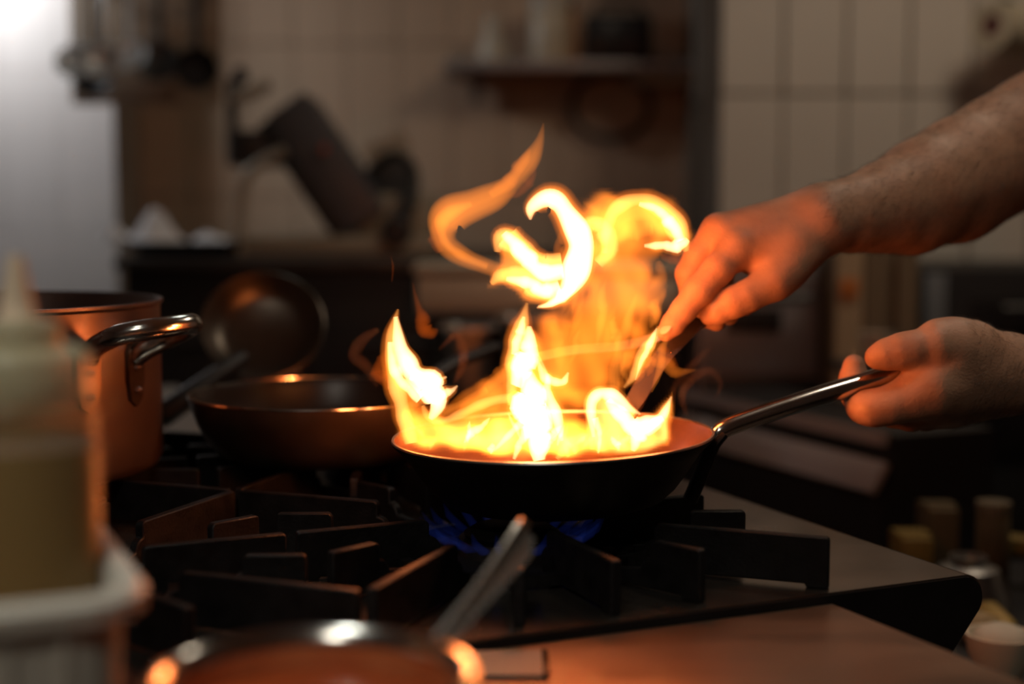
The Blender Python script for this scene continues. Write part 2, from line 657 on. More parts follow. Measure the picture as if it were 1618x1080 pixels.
wt = thing('worktop', S(-0.4, -0.7, 0), 'bare steel worktop lit orange beside the gas range', 'worktop')
uprism_b = B()
uprism(uprism_b, [(-1.30, 0.855), (0.188, 0.855), (0.188, 0.889), (0.185, 0.892), (-1.30, 0.892)], -1.45, V0-0.0035)
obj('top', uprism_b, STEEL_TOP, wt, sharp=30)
obj('cabinet', uprism(B(), [(-1.28, 0.0), (0.15, 0.0), (0.15, 0.854), (-1.28, 0.854)], -1.43, V0-0.02), STEEL_DARK, wt)

wt2 = thing('worktop', S(-0.6, 1.1, 0), 'pale steel worktop behind the gas range and the pot', 'worktop')
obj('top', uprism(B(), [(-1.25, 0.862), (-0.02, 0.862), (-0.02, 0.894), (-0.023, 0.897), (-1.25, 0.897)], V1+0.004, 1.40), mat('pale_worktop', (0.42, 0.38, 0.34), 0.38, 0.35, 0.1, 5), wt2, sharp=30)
obj('cabinet', uprism(B(), [(-1.22, 0.0), (-0.06, 0.0), (-0.06, 0.861), (-1.22, 0.861)], V1+0.01, 1.38), STEEL_DARK, wt2)

# ================================================================ flaming pan
PC = P(876, 690, 1.245)
PAN_Z = ZG + 0.0015
pan_rim = 0.1415
pan_h = PC.z - PAN_Z
tilt = math.radians(1.6)
HD = Vector((math.cos(math.radians(9)), math.sin(math.radians(9)), 0))
pan_t = thing('frying_pan', (PC.x, PC.y, PAN_Z), 'black iron frying pan full of flames with a long steel handle', 'pan')
Rt = Matrix.Rotation(-tilt, 4, HD.cross(Vector((0, 0, 1))).normalized() * -1)
MP = Matrix.Translation((PC.x, PC.y, PAN_Z+0.003)) @ Rt
po = [(0.0, 0.0), (0.090, 0.0), (0.098, 0.003), (0.108, 0.012), (0.120, 0.028), (0.131, 0.045), (pan_rim, pan_h-0.004)]
pi_ = [(r-0.0032, z+0.0025) for r, z in po[::-1][:-1]] + [(0.0, 0.003)]
b = B().lathe(po[1:] + [(pan_rim+0.0006, pan_h-0.0015), (pan_rim-0.0016, pan_h-0.001)], MP, n=96, cap=False)
b.lathe([(0.0, 0.0), (0.090, 0.0)], MP, n=96, cap=False)
bmesh.ops.remove_doubles(b.bm, verts=b.bm.verts, dist=1e-5)
obj('pan_body', b, PANIRON, pan_t)
b = B().lathe([(pan_rim-0.0016, pan_h-0.001)] + [(pan_rim-0.0034, pan_h-0.005)] + pi_[1:], MP, n=96, cap=False)
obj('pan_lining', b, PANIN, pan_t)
b = B().lathe([(pan_rim-0.0018, pan_h-0.0014), (pan_rim-0.0016, pan_h+0.0002), (pan_rim+0.0004, pan_h+0.0002), (pan_rim+0.0010, pan_h-0.0014)], MP, n=96, close=True)
obj('pan_rim', b, STEEL, pan_t)
# handle
hp = [P(1122, 712, 1.262), P(1131, 690, 1.264), P(1146, 676, 1.266), P(1200, 656, 1.274), P(1280, 630, 1.284), P(1360, 606, 1.294), P(1420, 588, 1.301), P(1500, 566, 1.311)]
hr = [0.0065, 0.0078, 0.0084, 0.0088, 0.0094, 0.0098, 0.0098, 0.0094]
q = catmull([(*p, r) for p, r in zip(hp, hr)], 6)
obj('pan_handle', B().tube([Vector(x[:3]) for x in q], [x[3] for x in q], n=20), STEEL_BRIGHT, pan_t)
brk = [P(1090, 790, 1.255), P(1104, 757, 1.258), P(1116, 728, 1.262), P(1126, 702, 1.264), P(1140, 684, 1.266)]
q = catmull([tuple(p) for p in brk], 5)
obj('handle_bracket', B().tube([Vector(x) for x in q], [0.006]*len(q), n=12, flat=1.9, flat_dir=(-HD.y, HD.x, 0)), PANIRON, pan_t)

# ================================================================ dark skillet at the rear burner
SC = P(510, 619, 1.50)
sk = thing('skillet', (SC.x, SC.y, PAN_Z), 'dark non-stick skillet with an orange-lit side behind the flaming pan', 'pan')
MS = Matrix.Translation((SC.x, SC.y, PAN_Z))
sh = SC.z - PAN_Z
so = [(0.0, 0.0), (0.098, 0.0), (0.108, 0.004), (0.121, 0.018), (0.131, 0.036), (0.138, 0.055), (0.1405, sh-0.002)]
obj('skillet_body', B().lathe(so + [(0.1405, sh-0.0005), (0.1385, sh-0.0005)], MS, n=96, cap=False), SKILLET_OUT, sk)
obj('skillet_lining', B().lathe([(0.1385, sh-0.0005), (0.1365, sh-0.004), (0.134, 0.055), (0.127, 0.036), (0.116, 0.018), (0.104, 0.006), (0.096, 0.003), (0.0, 0.003)], MS, n=96, cap=False), NONSTICK, sk)
obj('skillet_rim', B().lathe([(0.1383, sh-0.001), (0.1386, sh+0.0006), (0.1408, sh+0.0006), (0.1412, sh-0.001)], MS, n=96, close=True), STEEL_BRIGHT, sk)
hd = Vector((0.55, 0.83, 0)).normalized()
a0 = Vector((SC.x, SC.y, 0)) + hd*0.137
obj('skillet_handle', B().tube([a0+Vector((0, 0, SC.z-0.018)), a0+hd*0.03+Vector((0, 0, SC.z-0.010)), a0+hd*0.10+Vector((0, 0, SC.z+0.01)), a0+hd*0.19+Vector((0, 0, SC.z+0.022))], [0.008, 0.009, 0.011, 0.010], n=14, flat=0.7, flat_dir=(0, 0, 1)), BAKELITE, sk)

# ================================================================ big pot
POT = Vector((-0.532, 1.415, ZG+0.0015))
PR, PH = 0.176, 1.111 - (ZG+0.0015)
pot = thing('stock_pot', POT, 'large steel stock pot with riveted loop handles behind the oil bottle', 'pot')
MPo = Matrix.Translation(POT)
obj('pot_body', B().lathe([(0, 0), (PR-0.012, 0), (PR-0.004, 0.004), (PR, 0.012), (PR, PH-0.004), (PR+0.003, PH-0.001), (PR+0.003, PH+0.002), (PR-0.001, PH+0.002),
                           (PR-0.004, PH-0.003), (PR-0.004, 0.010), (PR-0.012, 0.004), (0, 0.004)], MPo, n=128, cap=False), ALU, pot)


def pot_handle(az_mid, half, zs=0.0):
    e = lambda az, r, z: POT + Vector((math.cos(az)*r, math.sin(az)*r, z-POT.z+zs))
    aR, aL = az_mid+half, az_mid-half
    pts = [e(aR, PR+0.004, 1.062), e(aR, PR+0.016, 1.070), e(aR+0.02, PR+0.036, 1.080), e(aR-0.01, PR+0.060, 1.090),
           e(az_mid+half*0.55, PR+0.078, 1.097), e(az_mid, PR+0.078, 1.097), e(az_mid-half*0.55, PR+0.070, 1.095),
           e(aL+0.0, PR+0.050, 1.090), e(aL-0.02, PR+0.028, 1.082), e(aL-0.01, PR+0.012, 1.074), e(aL, PR+0.004, 1.066)]
    q = catmull([tuple(p) for p in pts], 6)
    h = obj('loop_handle', B().tube([Vector(x) for x in q], 0.0098, n=16), STEEL_BRIGHT, pot)
    for az in (aR, aL):
        n = Vector((math.cos(az), math.sin(az), 0))
        t = Vector((-n.y, n.x, 0))
        M = Matrix((t, Vector((0, 0, 1)), n)).transposed().to_4x4()
        M.translation = POT + n*(PR-0.002) + Vector((0, 0, zs))
        z0 = -POT.z
        poly = [(-0.013, 1.068+z0), (-0.013, 1.040+z0), (-0.009, 1.021+z0), (0, 1.014+z0), (0.009, 1.021+z0), (0.013, 1.040+z0), (0.013, 1.068+z0), (0.006, 1.078+z0), (-0.006, 1.078+z0)]
        obj('handle_plate', B().prism(poly, 0.006, M), PLATE_DARK, h)
        for zz in (1.052, 1.030):
            obj('rivet', B().ball(POT + n*(PR+0.0045) + Vector((0, 0, zz-POT.z+zs)), (0.0048, 0.0048, 0.0035), seg=12), ALU, h)

pot_handle(math.radians(-28), math.radians(10))
pot_handle(math.radians(152), math.radians(10))

# ================================================================ small pan propped at the back
sp = thing('small_pan', P(400, 650, 1.88), 'small steel pan propped upright behind the skillet, black handle', 'pan')
c = P(415, 512, 1.90)
nrm = Vector((0.10, -0.80, 0.55)).normalized()
M = axis_matrix(c, nrm, (1, 0, 0))
obj('pan_body', B().lathe([(0, -0.034), (0.050, -0.032), (0.066, -0.024), (0.078, -0.006), (0.083, 0.0), (0.0815, 0.0008), (0.076, -0.005), (0.064, -0.021), (0.049, -0.029), (0, -0.031)], M, n=64, cap=False), mat('old_pan_steel', (0.13, 0.11, 0.09), 0.36, 0.9, 0.3, 12), sp)
hs, he = P(366, 578, 1.84), P(246, 664, 1.74)
d = he - hs
q = [hs - d*0.18, hs, hs+d*0.25, hs+d*0.6, hs+d*0.93, he]
obj('pan_handle', B().tube(q, [0.008, 0.012, 0.0135, 0.015, 0.0155, 0.010], n=16), BAKELITE, sp)

# ================================================================ plastic tub and oil bottle
ZW = 0.8925
A = P(222, 932, 0.665)
tub_h = A.z - ZW
tub = thing('plastic_tub', A + U*-0.10 + V*0.09 + Vector((0, 0, -tub_h)), 'white ribbed plastic tub holding the oil bottle', 'tub')
tu, tv = 0.22, 0.19


def rrect(hx, hy, r, n=6):
    out = []
    for cx, cy, a0 in ((hx-r, hy-r, 0), (-hx+r, hy-r, PI/2), (-hx+r, -hy+r, PI), (hx-r, -hy+r, 3*PI/2)):
        for k in range(n+1):
            a = a0 + k/n*PI/2
            out.append((cx+r*math.cos(a), cy+r*math.sin(a)))
    return out
TC = A - U*(tu/2) + V*(tv/2)
TC.z = ZW
MT = Matrix.Translation(TC) @ Matrix.Rotation(TH, 4, 'Z')


def loft(b, loops, M, cap0=True, cap1=True):
    rs = [[b.bm.verts.new(M @ Vector(p)) for p in lp] for lp in loops]
    n = len(rs[0])
    for a, c in zip(rs[:-1], rs[1:]):
        for i in range(n):
            j = (i+1) % n
            b.bm.faces.new([a[i], a[j], c[j], c[i]])
    if cap0:
        b.bm.faces.new(rs[0][::-1])
    if cap1:
        b.bm.faces.new(rs[-1])
    return b
lp = []
for (ins, z) in ((0.014, 0.0), (0.010, 0.004), (0.004, tub_h-0.014), (-0.006, tub_h-0.013), (-0.007, tub_h-0.004), (-0.004, tub_h), (0.002, tub_h),
                 (0.006, tub_h-0.006), (0.0135, 0.008), (0.018, 0.004)):
    lp.append([(x, y, z) for x, y in rrect(tu/2-ins, tv/2-ins, 0.030-ins*0.5)])
obj('tub_body', loft(B(), lp, MT), WHITEPL, tub)
for sgn in (-1, 1):
    for k in range(7):
        x = -tu/2 + 0.035 + k*(tu-0.07)/6
        rb = B().tube([MT @ Vector((x, sgn*(tv/2-0.0105), 0.006)), MT @ Vector((x, sgn*(tv/2-0.0045), tub_h-0.016))], [0.0035, 0.0035], n=8)
        obj('rib', rb, WHITEPL, tub)

bc = P(34, 700, 0.735)
bot = thing('squeeze_bottle', (bc.x, bc.y, ZW+0.0085), 'clear squeeze bottle of amber oil with a milky pointed nozzle cap', 'bottle')
MB = Matrix.Translation((bc.x, bc.y, 0))
zz = lambda py: P(34, py, 0.735).z
BR = 0.0402
z0 = ZW + 0.0085
obj('bottle_body', B().lathe([(0.0, z0), (BR-0.004, z0), (BR, z0+0.005), (BR, zz(640)), (BR-0.003, zz(627)), (0.030, zz(622)), (0.030, zz(600)), (0.0285, zz(600)), (0.0285, zz(626)),
                              (BR-0.0042, zz(630)), (BR-0.0014, zz(642)), (BR-0.0014, z0+0.006), (BR-0.005, z0+0.0015), (0.0, z0+0.0015)], MB, n=64, cap=False), BOTTLEPL, bot)
obj('oil', B().lathe([(0.0, z0+0.0018), (BR-0.0055, z0+0.0018), (BR-0.0017, z0+0.0065), (BR-0.0017, zz(702)), (BR-0.003, zz(703)), (0.0, zz(704))], MB, n=64, cap=False), OIL, bot)
cap = obj('cap', B().lathe([(0.031, zz(634)), (0.0365, zz(634)), (0.0370, zz(630)), (0.0370, zz(566)), (0.0355, zz(556)), (0.031, zz(548)), (0.0225, zz(545)), (0.0215, zz(520)), (0.0200, zz(508)), (0.0125, zz(503)),
                          (0.0, zz(503))], MB, n=64, cap=False), CAPPL, bot)
obj('nozzle', B().lathe([(0.0105, zz(504)), (0.0090, zz(496)), (0.0078, zz(470)), (0.0052, zz(425)), (0.0042, zz(405)), (0.0022, zz(403)), (0.0, zz(405))], MB, n=32, cap=False),
    mat('nozzle_plastic', (0.75, 0.58, 0.42), 0.4, 0, 0.05, 10), cap)

# ================================================================ bowl of sauce and its spoon
bw = P(495, 1062, 0.655)
bowl = thing('steel_bowl', (bw.x, bw.y, ZW), 'round steel bowl of red sauce at the bottom edge of the picture', 'bowl')
MBw = Matrix.Translation((bw.x, bw.y, ZW))
bh = bw.z - ZW
BRW = 0.0725
obj('bowl_body', B().lathe([(0, 0), (0.050, 0), (0.056, 0.003), (0.066, 0.05), (BRW-0.002, bh-0.006), (BRW+0.004, bh-0.003), (BRW+0.0045, bh), (BRW+0.001, bh+0.001), (BRW-0.002, bh-0.001), (BRW-0.0045, bh-0.008),
                            (0.064, 0.05), (0.054, 0.005), (0, 0.004)], MBw, n=96, cap=False), STEEL_BRIGHT, bowl)
hp = [MBw @ Vector((-BRW*math.cos(a)*1.0-0.004, BRW*math.sin(a), bh-0.004)) for a in (0.5, 0.9)]
sauce = obj('sauce', B().lathe([(0.0660, bh-0.021), (0.060, bh-0.019), (0.030, bh-0.018), (0.0, bh-0.019)], MBw, n=64, cap=False), SAUCE, None)
tag(sauce, 'red tomato sauce filling the steel bowl', 'sauce')
# smear of sauce on the inside of the bowl wall
smr = B().lathe([(0.0645, bh-0.034), (0.0656, bh-0.022), (0.0668, bh-0.0125), (0.0674, bh-0.0075)], MBw, n=96, cap=False)
obj('sauce_film', smr, mat('sauce_film', (0.38, 0.085, 0.025), 0.35, 0, 0.4, 30, color2=(0.50, 0.16, 0.06)), sauce)

# oval serving spoon leaning out of the bowl
spn = thing('serving_spoon', (bw.x+0.02, bw.y, ZW+bh-0.05), 'large steel spoon standing in the sauce bowl, handle up', 'spoon')
hb, ht = P(628, 1078, 0.715), P(838, 838, 0.878)
tip = hb + (hb-ht).normalized()*0.045
d = (ht-hb)
side_v = d.cross(Vector((0, 1, 0.15))).normalized()
nv = side_v.cross(d).normalized()
L = []
N = 26
bsp = B()
rows = []
for i in range(N+1):
    t = i/N
    c = tip.lerp(ht, t)
    wdt = 0.0050 + 0.0100*max(0, (t-0.25)/0.75)**1.6
    if t > 0.93:
        wdt *= math.sqrt(max(0.02, 1-((t-0.93)/0.075)**2))
    ridge = 0.0016
    row = []
    prof2 = [(-1, 0.0), (-0.9, 0.0016), (-0.45, -0.0006), (0, -0.0016), (0.45, -0.0006), (0.9, 0.0016), (1, 0.0), (0.8, -0.0022), (0, -0.0042), (-0.8, -0.0022)]
    for (x, z) in prof2:
        row.append(c + side_v*(x*wdt) - nv*(z + 0.004*math.sin(t*PI)))
    rows.append([bsp.bm.verts.new(p) for p in row])
for a, c in zip(rows[:-1], rows[1:]):
    n = len(a)
    for i in range(n):
        j = (i+1) % n
        bsp.bm.faces.new([a[i], a[j], c[j], c[i]])
bsp.bm.faces.new(rows[0][::-1])
bsp.bm.faces.new(rows[-1])
obj('handle', bsp, STEEL_SPOON, spn, sharp=50)
Msp = axis_matrix(tip + (tip-ht).normalized()*0.028, nv, d)
obj('spoon_bowl', B().lathe([(0.0, -0.008), (0.012, -0.0065), (0.020, -0.002), (0.022, 0.0), (0.021, 0.001), (0.012, -0.005), (0.0, -0.0065)], Msp @ Matrix.Diagonal((1.35, 1, 1, 1)), n=32, cap=False), STEEL_SPOON, spn)

# scraper lying on the worktop
e0, e1 = PZ(864, 1027, ZW+0.003), PZ(860, 1064, ZW+0.003)
mid = (e0+e1)/2
ax = (PZ(720, 1045, ZW+0.003) - mid)
ax.z = 0
ax.normalize()
pr = Vector((-ax.y, ax.x, 0))
sc_t = thing('scraper', mid + ax*0.1, 'flat steel scraper blade lying on the orange-lit worktop', 'scraper')
M = Matrix((ax, pr, Vector((0, 0, 1)))).transposed().to_4x4()
M.translation = Vector((mid.x, mid.y, ZW+0.0006))
obj('blade', B().prism([(0.0, -0.024), (0.003, -0.027), (0.085, -0.024), (0.105, -0.010), (0.105, 0.010), (0.085, 0.024), (0.003, 0.027), (0.0, 0.024)], 0.0022, M), mat('scraper_steel', (0.20, 0.20, 0.19), 0.42, 0.35, 0.1, 20), sc_t)
obj('edge', B().prism([(-0.0022, -0.024), (0.0022, -0.027), (0.0022, 0.027), (-0.0022, 0.024)], 0.0034, M), STEEL_BRIGHT, sc_t)
hb_ = B().box((0.150, 0, 0.0075), (0.095, 0.020, 0.013), bev=0.004)
bmesh.ops.transform(hb_.bm, matrix=M, verts=hb_.bm.verts)
obj('handle', hb_, BAKELITE, sc_t)

# ================================================================ rear of the kitchen
def bx(x0, y0, x1, y1, Y, depth, bev=0.004, b=None):
    """box whose front face (at depth Y) covers the pixel rectangle"""
    a, c = P(x0, y0, Y), P(x1, y1, Y)
    ctr = Vector(((a.x+c.x)/2, Y+depth/2, (a.z+c.z)/2))
    return (b or B()).box(ctr, (abs(c.x-a.x), depth, abs(a.z-c.z)), bev=bev)


def floorz(px, Y, z):
    return Vector((P(px, 500, Y).x, Y, z))

# dark cabinet carrying the slicer
zc = P(500, 408, 3.0).z
x0, x1 = P(192, 420, 3.0).x, P(1060, 420, 3.0).x
cb = thing('black_cabinet', ((x0+x1)/2, 3.2, 0), 'long black cabinet along the rear wall carrying the slicer', 'cabinet')
obj('body', B().box(((x0+x1)/2, 3.40, zc/2), (x1-x0, 0.75, zc-0.03), bev=0.004), BLACKEQ, cb)
obj('top', B().box(((x0+x1)/2, 3.39, zc-0.012), (x1-x0+0.03, 0.80, 0.024), bev=0.004), STEEL_DARK, cb)
nD = 3
for k in range(nD):
    xa = x0 + (x1-x0)*(k+0.5)/nD
    dr = obj('door', B().box((xa, 3.02, zc/2-0.02), ((x1-x0)/nD-0.02, 0.022, zc-0.22), bev=0.003), BLACKEQ, cb)
    obj('handle', B().tube([(xa-0.08, 3.0, zc-0.18), (xa+0.08, 3.0, zc-0.18)], 0.007), STEEL_DARK, dr)

# slicer ---------------------------------------------------------------
SY = 3.22
sl = thing('meat_slicer', (P(540, 400, SY).x, SY, zc), 'grey meat slicer with tilted carriage on the black cabinet', 'slicer')
obj('base', bx(385, 372, 690, 404, SY-0.04, 0.34, 0.012), GREYM, sl)
mh = bx(560, 305, 688, 374, SY+0.04, 0.20, 0.02)
mh_o = obj('motor_housing', mh, GREYM, sl)
kc = P(625, 367, SY-0.06)
obj('gauge_knob', B().lathe([(0, 0), (0.037, 0), (0.034, 0.045), (0.028, 0.05), (0, 0.05)], axis_matrix(kc + Vector((0, 0.055, 0)), (0, -1, 0)), n=28), BAKELITE, sl)
# round knife with its guard ring
bcn = P(600, 330, SY+0.10)
obj('knife', B().lathe([(0, 0.0), (0.118, 0.004), (0.128, 0.0), (0.118, -0.004), (0, -0.006)], axis_matrix(bcn, (-0.75, -0.55, 0.35)), n=48), STEEL, sl)
obj('knife_guard', B().lathe([(0.120, -0.010), (0.140, -0.010), (0.140, 0.012), (0.128, 0.012)], axis_matrix(bcn, (-0.75, -0.55, 0.35)), n=48, close=True), STEEL_DARK, sl)
# tilted gauge plate
a, c2 = P(455, 170, SY), P(575, 345, SY)
dv = (c2-a)
ang = math.atan2(dv.x, -dv.z)
bb = B().box((0, 0, 0), (0.105, 0.24, dv.length*1.06), bev=0.012)
bmesh.ops.transform(bb.bm, matrix=Matrix.Translation((a+c2)/2 + Vector((0, 0.10, 0))) @ Matrix.Rotation(-ang, 4, 'Y'), verts=bb.bm.verts)
obj('gauge_plate', bb, mat('slicer_plate', (0.10, 0.095, 0.10), 0.45, 0.2, 0.08, 5), sl)
bb = B().box((0, 0, 0), (0.035, 0.20, dv.length*1.0), bev=0.008)
off = Vector((-math.cos(ang), 0, -math.sin(ang)))*0.062
bmesh.ops.transform(bb.bm, matrix=Matrix.Translation((a+c2)/2 + off + Vector((0, 0.06, 0))) @ Matrix.Rotation(-ang, 4, 'Y'), verts=bb.bm.verts)
obj('gauge_back', bb, BLACKEQ, sl)
lp_ = P(512, 236, SY-0.03)
obj('indicator_lamp', B().ball(lp_, 0.009, seg=12), mat('red_lens', (0.5, 0.08, 0.03), 0.3), sl)
# carriage arm and pusher
arm = [P(378, 402, SY-0.05), P(380, 340, SY-0.05), P(386, 290, SY-0.05), P(402, 265, SY-0.05), P(450, 238, SY-0.05)]
q = catmull([tuple(p) for p in arm], 5)
obj('carriage_arm', B().tube([Vector(x) for x in q], 0.0135, n=12), mat('pale_metal', (0.42, 0.38, 0.30), 0.45, 0.3), sl)
obj('carriage_tray', bx(356, 205, 440, 262, SY+0.02, 0.16, 0.01), STEEL_DARK, sl)
obj('pusher', B().tube([P(372, 262, SY), P(368, 200, SY), P(366, 125, SY)], [0.016, 0.012, 0.012]), BLACKEQ, sl)
obj('pusher_handle', B().tube([P(366, 158, SY-0.03), P(398, 147, SY-0.03), P(428, 132, SY-0.03)], [0.013, 0.015, 0.011], n=12), MATS['pale_metal'], sl)
obj('pusher_knob', B().ball(P(380, 120, SY), (0.018, 0.018, 0.022), seg=16), BLACKEQ, sl)
obj('foot', B().tube([P(372, 401, SY), P(372, 385, SY)], 0.022), BAKELITE, sl)
obj('foot', B().tube([P(482, 402, SY-0.02), P(482, 388, SY-0.02)], 0.018), BAKELITE, sl)
hop = B().verts_faces([P(572, 232, SY+.2), P(640, 205, SY+.2), P(655, 262, SY+.2), P(600, 292, SY+.2),
                       P(572, 232, SY+.26), P(640, 205, SY+.26), P(655, 262, SY+.26), P(600, 292, SY+.26)],
                      [(0, 1, 2, 3), (7, 6, 5, 4), (0, 4, 5, 1), (1, 5, 6, 2), (2, 6, 7, 3), (3, 7, 4, 0)])
obj('deflector', hop, MATS['pale_metal'], sl)
obj('deflector_arm', B().tube([P(620, 270, SY+.22), P(632, 330, SY+.2)], 0.012), MATS['pale_metal'], sl)

# tray of crumpled paper ---------------------------------------------------
TYY = 3.06
tr = thing('black_tray', (P(290, 408, TYY).x, TYY+0.14, zc), 'black tray with crumpled white paper beside the slicer', 'tray')
x0t, x1t = P(196, 405, TYY).x, P(368, 405, TYY).x
lpz = []
for ins, z in ((0.02, 0.0), (0.0, 0.028), (-0.006, 0.030), (-0.006, 0.033), (0.004, 0.033), (0.024, 0.004)):
    lpz.append([(x, y, z) for x, y in rrect((x1t-x0t)/2-ins, 0.14-ins, 0.03)])
obj('tray_body', loft(B(), lpz, Matrix.Translation(((x0t+x1t)/2, TYY+0.145, zc+0.0005))), BLACKEQ, tr)
PAPER = mat('white_paper', (0.85, 0.85, 0.87), 0.8, 0, 0.05, 20)


def crumple(cx, cy, cz, sx, sy, sz, seed, ridge):
    r = np.random.default_rng(seed)
    n = 26
    g = np.linspace(-1, 1, n)
    X, Yg = np.meshgrid(g, g, indexing='ij')
    Z = np.zeros_like(X)
    for _ in range(7):
        th = r.uniform(0, PI)
        o = r.uniform(-0.7, 0.7)
        dd = np.abs(X*np.cos(th)+Yg*np.sin(th)-o)
        Z += r.uniform(0.3, 1.0)*np.maximum(0, 0.55-dd)
    Z += ridge*np.maximum(0, 1-np.hypot(X, Yg*1.1))*2
    Z *= np.clip(1.25-np.hypot(X, Yg), 0.05, 1)
    Z = Z/Z.max()
    b = B()
    top = [[b.bm.verts.new((cx+X[i, j]*sx*(1+0.12*math.sin(5*g[j]+seed)), cy+Yg[i, j]*sy, cz+0.003+Z[i, j]*sz)) for j in range(n)] for i in range(n)]
    bot = [[b.bm.verts.new((v.co.x, v.co.y, v.co.z-0.0016)) for v in rw] for rw in top]
    for i in range(n-1):
        for j in range(n-1):
            b.bm.faces.new([top[i][j], top[i+1][j], top[i+1][j+1], top[i][j+1]])
            b.bm.faces.new([bot[i][j], bot[i][j+1], bot[i+1][j+1], bot[i+1][j]])
    for i in range(n-1):
        b.bm.faces.new([top[i][0], bot[i][0], bot[i+1][0], top[i+1][0]])
        b.bm.faces.new([top[i][-1], top[i+1][-1], bot[i+1][-1], bot[i][-1]])
        b.bm.faces.new([top[0][i], top[0][i+1], bot[0][i+1], bot[0][i]])
        b.bm.faces.new([top[-1][i], bot[-1][i], bot[-1][i+1], top[-1][i+1]])
    return b
pz = zc + 0.014
o = obj('crumpled_paper', crumple(P(248, 400, TYY+.14).x, TYY+.14, pz+0.006, 0.072, 0.09, 0.082, 3, 0.8), PAPER, sharp=180)
tag(o, 'tallest crumpled white paper peak on the black tray', 'paper', 'crumpled papers on the tray')
o = obj('crumpled_paper', crumple(P(184, 398, TYY+.10).x, TYY+.10, zc+0.034, 0.030, 0.04, 0.035, 5, 0.5), PAPER, sharp=180)
tag(o, 'small white paper wad at the end of the black tray by the grey wall', 'paper', 'crumpled papers on the tray')
o = obj('crumpled_paper', crumple(P(338, 398, TYY+.12).x, TYY+.12, zc+0.030, 0.042, 0.07, 0.020, 8, 0.2), PAPER, sharp=180)
tag(o, 'flat white paper sheet on the black tray beside the slicer arm', 'paper', 'crumpled papers on the tray')

# pale food box and steel pans behind the flames --------------------------------
zb = 0.897
bxo = thing('food_box', (P(860, 460, 2.86).x, 2.9, zc), 'pale cream lidded food box seen through the flames', 'box')
xa, xb = P(655, 450, 2.80).x, P(1078, 450, 2.80).x
zt, zl = P(800, 418, 2.80).z, P(800, 492, 2.80).z
CREAM = mat('cream_plastic', (0.70, 0.60, 0.45), 0.5, 0, 0.05, 6)
obj('box_body', B().box(((xa+xb)/2, 2.86, (zt-0.02+zl)/2), (xb-xa-0.01, 0.17, zt-0.02-zl), bev=0.012), CREAM, bxo)
obj('box_lid', B().box(((xa+xb)/2, 2.86, zt-0.008), (xb-xa+0.004, 0.18, 0.018), bev=0.006), CREAM, bxo)
rk = thing('steel_shelf_stand', ((xa+xb)/2, 2.9, 0), 'dark steel stand holding up the pale food box', 'stand')
obj('board', B().box(((xa+xb)/2, 2.86, zl-0.009), (xb-xa, 0.22, 0.016), bev=0.003), STEEL_DARK, rk)
for xx in (xa+0.05, xb-0.02):
    for yy in (2.78, 2.94):
        obj('leg', B().tube([(xx, yy, 0.0), (xx, yy, zl-0.017)], 0.012), STEEL_DARK, rk)
for i, (px0, px1, py0, py1, Yq, lab) in enumerate(((700, 778, 520, 588, 2.35, 'square steel food pan just beside the left flame'),
                                                (790, 900, 505, 580, 2.5, 'wide steel food pan hidden behind the central flame'))):
    a, c2 = P(px0, py0, Yq), P(px1, py1, Yq)
    hx = (c2.x-a.x)/2
    hgt = a.z - zb
    lps = []
    for ins, z in ((0.012, 0.0), (0.004, hgt-0.004), (-0.008, hgt-0.003), (-0.008, hgt), (0.002, hgt), (0.008, hgt-0.008), (0.016, 0.004)):
        lps.append([(x, y, z) for x, y in rrect(hx-ins, 0.07-ins, 0.02)])
    o = obj('food_pan', loft(B(), lps, Matrix.Translation(((a.x+c2.x)/2, Yq+0.07, zb+0.0005))), STEEL)
    tag(o, lab, 'food pan', 'steel food pans on the rear worktop')

# shelf with jars ------------------------------------------------------------------
SHY = 4.0
zsh = P(850, 96, SHY).z
xs0, xs1 = P(700, 100, SHY).x, P(1122, 100, SHY).x
shf = thing('wall_shelf', ((xs0+xs1)/2, YB, zsh-0.03), 'grey wall shelf with jars above the flames', 'shelf')
obj('board', B().box(((xs0+xs1)/2, SHY+0.09, zsh-0.012), (xs1-xs0, 0.20, 0.024), bev=0.003), mat('shelf_steel', (0.36, 0.33, 0.32), 0.4, 0.6), shf)
obj('bracket', bx(1000, 100, 1118, 132, SHY+0.04, 0.13, 0.004), mat('shelf_box', (0.42, 0.36, 0.28), 0.6), shf)
obj('bracket', bx(745, 106, 760, 160, SHY+0.10, 0.07, 0.003), STEEL_DARK, shf)
obj('upright', B().tube([P(1108, -40, SHY-0.02), P(1108, 165, SHY-0.02)], 0.020, n=12), mat('upright_paint', (0.36, 0.33, 0.28), 0.5), shf)
obj('upright_end', B().ball(P(1108, 166, SHY-0.02), 0.026, seg=14), BLACKEQ, shf)


def jar(px, py_top, py_base, hw, Y, prof, mtl, name, label, cat, lid=None):
    base = P(px, py_base, Y)
    sc = hw*Y/F_PX
    h = P(px, py_top, Y).z - zsh
    M = Matrix.Translation((base.x, Y, zsh+0.0005))
    t = thing(name, (base.x, Y, zsh), label, cat)
    obj('jar_body', B().lathe([(r*sc, z*h) for r, z in prof], M, n=32, cap=False), mtl, t)
    if lid:
        obj('lid', B().lathe([(r*sc, z*h) for r, z in lid[0]], M, n=32, cap=False), lid[1], t)
    return t
IV = mat('ivory_ceramic', (0.56, 0.50, 0.40), 0.4)
jar(778, 30, 92, 22, SHY+0.06, [(0, 0), (0.9, 0), (1, 0.05), (0.95, 0.35), (0.5, 0.7), (0.45, 0.85)], IV, 'bottle', 'pale cone-shaped bottle at the end of the wall shelf', 'bottle',
    ([(0.45, 0.85), (0.55, 0.87), (0.5, 1.0), (0, 1.0)], IV))
